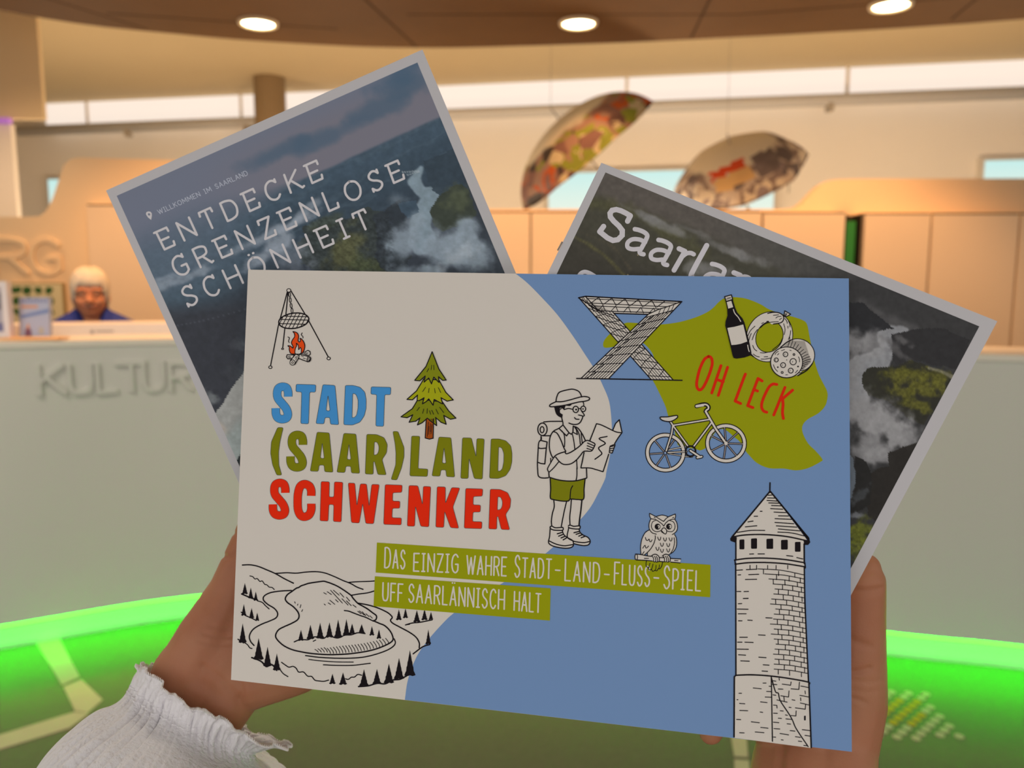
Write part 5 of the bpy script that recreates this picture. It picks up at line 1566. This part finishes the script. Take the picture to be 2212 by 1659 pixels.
# ------------------------------------------------------------------ people
def skin_mat(name, c, scale=90):
    m = bpy.data.materials.new(name); m.use_nodes = True
    nt = m.node_tree; b = nt.nodes['Principled BSDF']
    tc = nt.nodes.new('ShaderNodeTexCoord')
    n = nt.nodes.new('ShaderNodeTexNoise'); n.inputs['Scale'].default_value = scale * .35; n.inputs['Detail'].default_value = 3
    cr = nt.nodes.new('ShaderNodeValToRGB')
    cr.color_ramp.elements[0].position = .3; cr.color_ramp.elements[0].color = (c[0] * .92, c[1] * .78, c[2] * .74, 1)
    cr.color_ramp.elements[1].position = .7; cr.color_ramp.elements[1].color = (c[0] * 1.05, c[1] * 1.06, c[2] * 1.05, 1)
    n2 = nt.nodes.new('ShaderNodeTexNoise'); n2.inputs['Scale'].default_value = scale * 8; n2.inputs['Detail'].default_value = 4
    bp = nt.nodes.new('ShaderNodeBump'); bp.inputs['Strength'].default_value = .12; bp.inputs['Distance'].default_value = .001
    L = nt.links.new
    L(tc.outputs['Object'], n.inputs['Vector']); L(tc.outputs['Object'], n2.inputs['Vector'])
    L(n.outputs['Fac'], cr.inputs['Fac']); L(cr.outputs['Color'], b.inputs['Base Color'])
    L(n2.outputs['Fac'], bp.inputs['Height']); L(bp.outputs['Normal'], b.inputs['Normal'])
    b.inputs['Roughness'].default_value = .5; b.inputs['Specular IOR Level'].default_value = .3
    b.inputs['Subsurface Weight'].default_value = .15; b.inputs['Subsurface Radius'].default_value = (.008, .003, .0015)
    b.inputs['Subsurface Scale'].default_value = .5
    return m
skin = skin_mat('skin', (.46, .205, .115))

def fused(mb, name, m, parent, voxel, smooth_it=10, creases=()):
    """one continuous surface from overlapping limb shapes, then skin folds pressed in"""
    o = mb.build(name, m, parent)
    r = o.modifiers.new('fuse', 'REMESH'); r.mode = 'VOXEL'; r.voxel_size = voxel; r.use_smooth_shade = True
    s_ = o.modifiers.new('relax', 'SMOOTH'); s_.factor = .5; s_.iterations = smooth_it
    dg = bpy.context.evaluated_depsgraph_get(); dg.update()
    me = bpy.data.meshes.new_from_object(o.evaluated_get(dg))
    o.modifiers.clear(); old = o.data; o.data = me; bpy.data.meshes.remove(old); me.name = name
    if not me.materials: me.materials.append(m)
    if creases:
        n_ = len(me.vertices)
        co = np.zeros(n_ * 3); nn = np.zeros(n_ * 3)
        me.vertices.foreach_get('co', co); me.vertices.foreach_get('normal', nn)
        co, nn = co.reshape(-1, 3), nn.reshape(-1, 3)
        W = co + np.array(world_loc(o)) - np.array([0, 0, EYE])
        dep = W[:, 1] * CP - W[:, 2] * SP
        X_, Y_ = CX + F * W[:, 0] / dep, CY - F * (W[:, 1] * SP + W[:, 2] * CP) / dep
        dist = np.zeros(n_)
        facing = nn[:, 1] < .3
        for pts, wpx, mm in creases:
            q = np.array(spline(P_(pts), False, 8)); dmin = np.full(n_, 1e9)
            for (x0, y0), (x1, y1) in zip(q, q[1:]):
                ex, ey = x1 - x0, y1 - y0; L2 = ex * ex + ey * ey + 1e-9
                t = np.clip(((X_ - x0) * ex + (Y_ - y0) * ey) / L2, 0, 1)
                dmin = np.minimum(dmin, np.hypot(X_ - x0 - t * ex, Y_ - y0 - t * ey))
            dist -= mm / 1000 * np.exp(-(dmin / wpx) ** 2) * facing
        co = co + nn * dist[:, None]
        me.vertices.foreach_set('co', co.ravel())
    me.polygons.foreach_set('use_smooth', [True] * len(me.polygons)); me.update()
    return o

def P3(x, y, d): return at_depth(x, y, d / 1000)
holder = thing('person', at_depth(1106, 1720, .30), 'person holding up the game pad and both brochures, hands and one white ruffled cuff', 'person')

# hand at the white end: palm and fingers flat behind the sheets, thumb pointing up
mb = MB()
def limb(pts):
    for (a, ra), (b, rb) in zip(pts, pts[1:]):
        mb.cone(P3(*a), ra / 1000, P3(*b), rb / 1000)
# forearm (two lobes side by side make it oval)
limb([((404, 1452, 449), 19), ((360, 1545, 444), 16), ((262, 1700, 432), 17), ((180, 1860, 415), 19)])
limb([((484, 1506, 449), 19), ((430, 1600, 444), 16.5), ((340, 1750, 432), 17), ((250, 1910, 415), 19)])
limb([((442, 1478, 450), 20), ((395, 1572, 445), 17)])
# thumb side
limb([((412, 1448, 449), 19), ((455, 1378, 452), 19), ((508, 1280, 457), 15.5), ((548, 1160, 456), 11.5), ((585, 1065, 452), 10.2), ((606, 1010, 450), 8.6)])
# palm
limb([((480, 1440, 452), 20), ((580, 1330, 458), 17), ((700, 1190, 461), 12.5)])
limb([((500, 1470, 452), 20), ((620, 1350, 460), 16), ((752, 1240, 462), 12.5)])
limb([((530, 1465, 452), 18.5), ((650, 1400, 460), 15), ((790, 1300, 461), 12)])
limb([((540, 1462, 452), 18.5), ((640, 1440, 457), 16), ((805, 1362, 459), 11.5)])
limb([((470, 1400, 454), 18), ((560, 1310, 458), 16), ((640, 1250, 460), 14)])
# fingers, slightly bent
for chain in ([(700, 1190, 461, 10.5), (852, 1098, 457, 9.4), (950, 1052, 452, 8.4), (1010, 1030, 448, 7.2)],
              [(752, 1240, 462, 10.5), (925, 1170, 458, 9.4), (1040, 1135, 452, 8.4), (1105, 1120, 448, 7.2)],
              [(790, 1300, 461, 10), (950, 1252, 457, 9), (1058, 1228, 452, 8), (1118, 1218, 448, 7)],
              [(805, 1362, 459, 9), (925, 1340, 456, 8), (1005, 1326, 452, 7.2), (1056, 1318, 448, 6.4)]):
    limb([((x, y, d), r) for x, y, d, r in chain])
fused(mb, 'hand', skin, holder, .0011, 14, [('470,1196 495,1203 516,1192 540,1180', 6, 1.1), ('500,1150 520,1156 545,1150', 5, .8), ('505,1225 480,1260 450,1310', 14, .8), ('440,1368 475,1376 520,1372', 5, .5), ('428,1384 470,1392 520,1388', 5, .45), ('455,1352 490,1356 520,1350', 5, .4), ('440,1440 480,1470 520,1520', 8, .8), ('515,1470 523,1490 518,1510', 7, .9)])

# hand at the blue end: thumb upright behind the brochure edge, fingers pointing inwards, little finger below the pad
mb = MB()
limb([((1738, 1620, 389), 18.5), ((1728, 1760, 372), 20), ((1715, 1950, 345), 23)])
limb([((1806, 1606, 389), 19.5), ((1792, 1760, 372), 20), ((1780, 1950, 345), 23)])
limb([((1700, 1640, 392), 16.5), ((1690, 1770, 374), 18)])
limb([((1806, 1600, 390), 20), ((1826, 1510, 390), 19.5), ((1836, 1420, 386), 16.8), ((1856, 1312, 381), 12.2), ((1864, 1256, 379), 10.6), ((1872, 1226, 378), 6.8)])
limb([((1790, 1540, 392), 20), ((1790, 1420, 394), 17), ((1760, 1300, 395), 14)])
limb([((1760, 1560, 392), 20), ((1710, 1420, 396), 16), ((1680, 1300, 398), 13)])
limb([((1750, 1580, 392), 20), ((1660, 1450, 397), 16), ((1630, 1350, 400), 12.5)])
limb([((1740, 1590, 392), 18), ((1650, 1500, 397), 15), ((1600, 1420, 400), 12)])
limb([((1735, 1600, 392), 17), ((1660, 1540, 396), 14), ((1620, 1490, 399), 11)])
for chain in ([(1680, 1300, 398, 10.5), (1560, 1230, 400, 9.4), (1480, 1190, 398, 8.4), (1430, 1170, 396, 7.2)],
              [(1630, 1350, 400, 10.5), (1480, 1310, 402, 9.4), (1390, 1285, 400, 8.4), (1330, 1275, 398, 7.2)],
              [(1600, 1420, 400, 10), (1460, 1410, 402, 9), (1370, 1400, 400, 8), (1315, 1395, 398, 7)],
              [(1620, 1490, 399, 9), (1565, 1520, 397, 8), (1542, 1560, 391, 7), (1535, 1582, 386, 6.0)]):
    limb([((x, y, d), r) for x, y, d, r in chain])
fused(mb, 'hand', skin, holder, .0011, 14, [('1835,1272 1870,1276 1905,1271', 5, 1.0), ('1838,1280 1870,1284 1900,1279', 4, .5), ('1834,1380 1856,1390 1880,1398', 9, .8), ('1832,1452 1855,1451 1880,1444', 5, 1.1), ('1838,1509 1855,1513 1870,1520', 5, .9), ('1836,1466 1870,1474 1905,1470', 4, .35), ('1838,1490 1870,1496 1905,1490', 4, .3), ('1690,1600 1686,1640 1682,1680', 10, 1.2)])

# white crinkled sleeve with a gathered ruffle
cloth = mat('crepe_cotton', (.86, .84, .87), .85, .15, bump=(380, .9, (1, 1, .5)))
random.seed(8)
secs = [  # end A, end B (frame pixels), depth, flatness, ripple (mm)
    ((308, 1440), (556, 1596), 447, .80, 1.1), ((304, 1450), (550, 1600), 447, .80, .9), ((298, 1466), (544, 1610), 447, .78, .8), ((294, 1488), (536, 1626), 446, .77, .8),
    ((280, 1510), (552, 1652), 443, .82, 1.0), ((246, 1528), (590, 1678), 438, .90, 1.2), ((205, 1545), (622, 1712), 434, .95, 1.5), ((150, 1590), (640, 1770), 428, .98, 1.6), ((104, 1650), (650, 1840), 422, 1.0, 1.8), ((60, 1760), (640, 1960), 414, 1.0, 2.0), ((20, 1900), (620, 2100), 405, 1.0, 2.0)]
rows = []
for s_ in spline([(a[0], a[1], b[0], b[1], d, fl, rp) for a, b, d, fl, rp in secs], False, 6): rows.append(s_)
NSEG = 360
ph = [(random.randint(9, 60), random.random() * 6.28, random.random()) for _ in range(14)]
rings = []
tilt = (P3(441, 1480, 447) - P3(404, 1545, 447)).normalized() * .0135
fwd = (at_depth(1106, 829, 1) - Vector((0, 0, EYE))).normalized()
for i, (ax, ay, bx, by, d, fl, rp) in enumerate(rows):
    A, B = P3(ax, ay, d), P3(bx, by, d)
    c, h = (A + B) / 2, (B - A) / 2
    ring = []
    for j in range(NSEG):
        w = 2 * math.pi * j / NSEG
        t = i / len(rows)
        rip = 0
        for n_, p_, a_ in ph: rip += a_ * math.sin(n_ * w + p_ + t * (3 if n_ > 25 else 7))
        rip = rip / 3.0 * rp / 1000
        k = 1 + rip / h.length
        pl = math.exp(-((i - 20) / 13) ** 2) * (.0016 * math.sin(53 * w + 2 * math.sin(5 * w)) + .0009 * math.sin(34 * w + 1)) + (.0011 * math.sin(47 * w + 3 * math.sin(3 * w) + t * 5) + .0008 * math.sin(83 * w - t * 8)) * min(1, t * 4)     # gathers at the elastic, running on as crinkles
        k += pl / h.length
        q = c + (h * math.cos(w) + fwd * h.length * fl * math.sin(w)) * k - tilt * math.sin(w) * (1 - t * .3)
        ring.append(q)
    rings.append(ring)
# ruffle edge flares and scallops
axis = (sum(rings[0], Vector()) / NSEG - sum(rings[30], Vector()) / NSEG).normalized()
for i in range(10):
    f_ = (1 - i / 10) ** 2
    for j in range(NSEG):
        w = 2 * math.pi * j / NSEG
        rings[i][j] = rings[i][j] + axis * f_ * (.0016 * math.sin(5 * w + .6) + .0009 * math.sin(17 * w)) + (rings[i][j] - sum(rings[i], Vector()) / NSEG).normalized() * f_ * (.0010 * math.sin(13 * w + 1) + .0010 * math.sin(31 * w) + .0015)
# loose corner of the ruffle hanging away from the wrist
for i in range(18):
    f_ = (1 - i / 18)
    for j in range(NSEG):
        w = 2 * math.pi * j / NSEG
        g_ = max(0, math.cos(w)) ** 10
        rings[i][j] = rings[i][j] + (P3(616, 1606, 446) - P3(552, 1588, 446)) * g_ * f_
mb = MB(); mb.rings(rings, cap=False)
sl = mb.build('sleeve', cloth, holder, smooth=True)
so = sl.modifiers.new('thickness', 'SOLIDIFY'); so.thickness = .0008; so.offset = 0
mb = MB()
e = rings[0]
pts = []
for j in range(NSEG):
    p, q = e[j], e[(j + 1) % NSEG]
    nl = (p - sum(e, Vector()) / NSEG).normalized()
    pts += [p, p * .5 + q * .5 + axis * .0011]
mb.tube(pts + [pts[0]], .00038, 6)
mb.build('lace_edge', mat('lace_white', (.86, .82, .80), .8, .15), sl)
mb = MB()
for row in (17, 20):
    mb.tube([q + (q - sum(rings[row], Vector()) / NSEG).normalized() * .0004 for q in rings[row]] + [rings[row][0]], .0005, 5)
mb.build('elastic_seam', cloth, sl)

# ---- seated person behind the counter
YB = 4.02
def F3(x, y, dy=0): return at_y(x, y, YB + dy)
S = YB * 1.0 / 1700 * 1.0                             # metres per frame pixel at that distance (about)
hc = F3(195, 634)
staff = thing('person', (hc.x, YB, .62), 'smiling person with short grey hair, glasses and a blue shirt sitting behind the counter', 'person')
mb = MB()
X, Z = hc.x, hc.z
mb.ball((X, YB + .015, Z + .035), (.077, .094, .085), 24, 16)          # skull
mb.ball((X, YB - .012, Z - .035), (.073, .076, .084), 24, 16)          # face
mb.ball((X, YB - .035, Z - .088), (.046, .042, .030))                  # chin
mb.cone((X, YB - .082, Z - .005), .011, (X, YB - .104, Z - .036), .014)   # nose
mb.ball((X - .013, YB - .092, Z - .040), .009); mb.ball((X + .013, YB - .092, Z - .040), .009)
for s_ in (-1, 1):
    mb.ball((X + s_ * .080, YB + .012, Z - .022), (.010, .018, .030))    # ear
    mb.ball((X + s_ * .040, YB - .064, Z - .042), (.022, .018, .020))    # cheek
    mb.cone((X + s_ * .014, YB - .078, Z + .018), .009, (X + s_ * .052, YB - .062, Z + .016), .009)  # brow
mb.cone((X - .026, YB - .078, Z - .070), .006, (X, YB - .086, Z - .076), .007); mb.cone((X, YB - .086, Z - .076), .007, (X + .026, YB - .078, Z - .070), .006)   # lower lip
mb.cone((X, YB + .015, Z - .075), .056, (X, YB + .03, Z - .13), .060)   # neck
SH = Z - .150
mb.cone((X - .15, YB + .03, SH - .05), .062, (X + .15, YB + .03, SH - .05), .062)
mb.cone((X, YB + .03, SH - .06), .10, (X, YB + .05, .80), .13)
mb.cone((X - .09, YB + .03, SH - .10), .09, (X - .07, YB + .05, .78), .11); mb.cone((X + .09, YB + .03, SH - .10), .09, (X + .07, YB + .05, .78), .11)
for s_ in (-1, 1):
    mb.cone((X + s_ * .17, YB + .03, SH - .06), .055, (X + s_ * .23, YB - .02, .90), .045)
    mb.cone((X + s_ * .23, YB - .02, .90), .042, (X + s_ * .14, YB - .20, .86), .032)
    mb.ball((X + s_ * .125, YB - .245, .86), (.035, .05, .018))
    mb.cone((X + s_ * .10, YB + .06, .70), .085, (X + s_ * .11, YB - .30, .66), .065)
    mb.cone((X + s_ * .11, YB - .30, .66), .06, (X + s_ * .11, YB - .28, .12), .045)
    mb.cone((X + s_ * .11, YB - .27, .05), .045, (X + s_ * .12, YB - .42, .04), .035)
fused(mb, 'body', skin_mat('skin_staff', (.64, .29, .16), 20), staff, .006, 4)
# face details
eye = mat('eye_white', (.45, .38, .32), .3, .4); iris = mat('iris', (.04, .03, .02), .3, .4); lipm = mat('lip', (.35, .09, .06), .5, .3); tooth = mat('teeth', (.45, .33, .26), .4, .3)
for s_ in (-1, 1):
    mb = MB(); mb.ball((X + s_ * .032, YB - .071, Z + .001), (.013, .010, .0055)); e_ = mb.build('eye', eye, staff, smooth=True)
    mb = MB(); mb.ball((X + s_ * .032, YB - .079, Z + .001), (.0055, .004, .0055)); mb.build('iris', iris, e_, smooth=True)
mb = MB(); mb.tube([(X + .030 * math.sin(a), YB - .090 + .014 * math.sin(a) ** 2, Z - .062 + .009 * math.sin(a) ** 2) for a in [q * math.pi / 16 for q in range(-8, 9)]], [.001 + .002 * math.cos(q * math.pi / 16) for q in range(-8, 9)], 8); mb.build('mouth', tooth, staff, smooth=True)
mb = MB(); mb.tube([(X + .032 * math.sin(a), YB - .091 + .014 * math.sin(a) ** 2, Z - .070 + .014 * math.sin(a) ** 2) for a in [q * math.pi / 16 for q in range(-8, 9)]], .004, 8); mb.build('lip', lipm, staff, smooth=True)
# glasses
gm = mat('glasses_frame', (.05, .03, .025), .3, .5)
gl = None
mb = MB()
for s_ in (-1, 1):
    mb.tube([(X + s_ * .033 + .024 * math.cos(a), YB - .092 + .004 * abs(math.cos(a)), Z - .002 + .018 * math.sin(a)) for a in [2 * math.pi * q / 20 for q in range(21)]], .0017, 6)
    mb.tube([(X + s_ * .057, YB - .088, Z + .004), (X + s_ * .079, YB - .03, Z + .004), (X + s_ * .081, YB + .02, Z - .002)], .0015, 6)
mb.tube([(X - .009, YB - .094, Z + .002), (X, YB - .099, Z + .005), (X + .009, YB - .094, Z + .002)], .0016, 6)
mb.build('glasses', gm, staff, smooth=True)
# hair: cap of short grey hair with a fringe
hm = mat('grey_hair', (.74, .66, .54), .8, .2, noise=(60, .25), bump=(260, 1.0, (1, 1, .12)))
mb = MB()
nu, nv = 40, 18
rows_ = []
for i in range(nv + 1):
    r = []
    for j in range(nu):
        a = 2 * math.pi * j / nu                                   # 0 = towards the viewer
        front = max(0, math.cos(a))
        low = -.020 + .098 * float(sm(.38, .68, math.cos(a))) - .045 * max(0, -math.cos(a)) ** .7       # hairline height
        th = (i / nv)
        zz = Z + .127 - (.127 - low) * th ** 1.6
        u = max(0, min(1, (zz - (Z - .07)) / .205))
        k = math.sqrt(max(0.0, 1 - max(0, (zz - (Z + .03)) / .099) ** 2))
        wob = 1 + .02 * math.sin(9 * a + i) + .02 * math.sin(23 * a) * th
        zz += .010 * math.sin(15 * a + 1) * th ** 3
        r.append((X + .084 * k * math.sin(a) * wob, YB + .012 - .097 * k * math.cos(a) * wob, zz))
    rows_.append(r)
inner = [[(X + (p[0] - X) * .86, YB + .012 + (p[1] - YB - .012) * .86, p[2] - .004) for p in r] for r in rows_[::-1]]
mb.rings(rows_ + inner, cap=True)
random.seed(5)
for j in range(230):                                   # short locks from the crown to the hairline
    a = 2 * math.pi * (j + random.random()) / 230
    front = max(0, math.cos(a))
    low = -.034 + .082 * float(sm(.42, .72, math.cos(a))) - .040 * max(0, -math.cos(a)) ** .7 - .020 * random.random()
    top = .132 - .03 * random.random()
    pts, rr = [], []
    for k in range(7):
        q = k / 6
        zz = Z + top + (low - top) * q ** 1.5
        kk = math.sqrt(max(0.02, 1 - max(0, (zz - (Z + .03)) / .106) ** 2))
        aa = a + .35 * (1 - q) + .10 * math.sin(j * 1.7) * q
        pts.append((X + (.087 - .007 * q ** 3) * kk * math.sin(aa), YB + .012 - (.101 - .007 * q ** 3) * kk * math.cos(aa), zz)); rr.append(.0070 * (1 - .75 * q ** 3))
    mb.tube(pts, rr, 6)
mb.build('hair', hm, staff, smooth=True)
# blue shirt over the shoulders, open collar
sm_ = mat('blue_shirt', (.035, .055, .30), .8, .15, noise=(30, .12))
mb = MB()
def ov(c, rx, ry, n_=36): return [(c[0] + rx * math.cos(2 * math.pi * q / n_), c[1] + ry * math.sin(2 * math.pi * q / n_), c[2]) for q in range(n_)]
def ring_sh(z, rx, ry, y, dip=0): 
    return [(X + rx * math.cos(a), y + ry * math.sin(a), z + dip * (max(0, -math.sin(a)) ** 4) - .0 ) for a in [2 * math.pi * q / 40 for q in range(40)]]
mb.rings([ring_sh(SH + .075, .066, .062, YB + .035, -.11), ring_sh(SH + .060, .085, .075, YB + .034, -.09), ring_sh(SH + .030, .145, .095, YB + .034, -.05), ring_sh(SH - .005, .205, .112, YB + .032, -.02), ring_sh(SH - .06, .238, .125, YB + .032), ring_sh(SH - .16, .235, .14, YB + .03), ring_sh(.80, .20, .16, YB + .04), ring_sh(.70, .20, .17, YB + .04)], cap=False)
sh = mb.build('shirt', sm_, staff, smooth=True)
so = sh.modifiers.new('thickness', 'SOLIDIFY'); so.thickness = .006; so.offset = 0
for s_ in (-1, 1):
    mb = MB()
    q = [(X + s_ * .062, YB + .05, SH + .088), (X + s_ * .070, YB - .02, SH + .080), (X + s_ * .030, YB - .055, SH - .03), (X + s_ * .085, YB - .055, SH + .0), (X + s_ * .098, YB - .01, SH + .055)]
    mb.rings([q, [(x, y + .008, z - .003) for x, y, z in q]])
    mb.build('collar', sm_, sh)
staff.rotation_euler = (0, 0, math.radians(24))
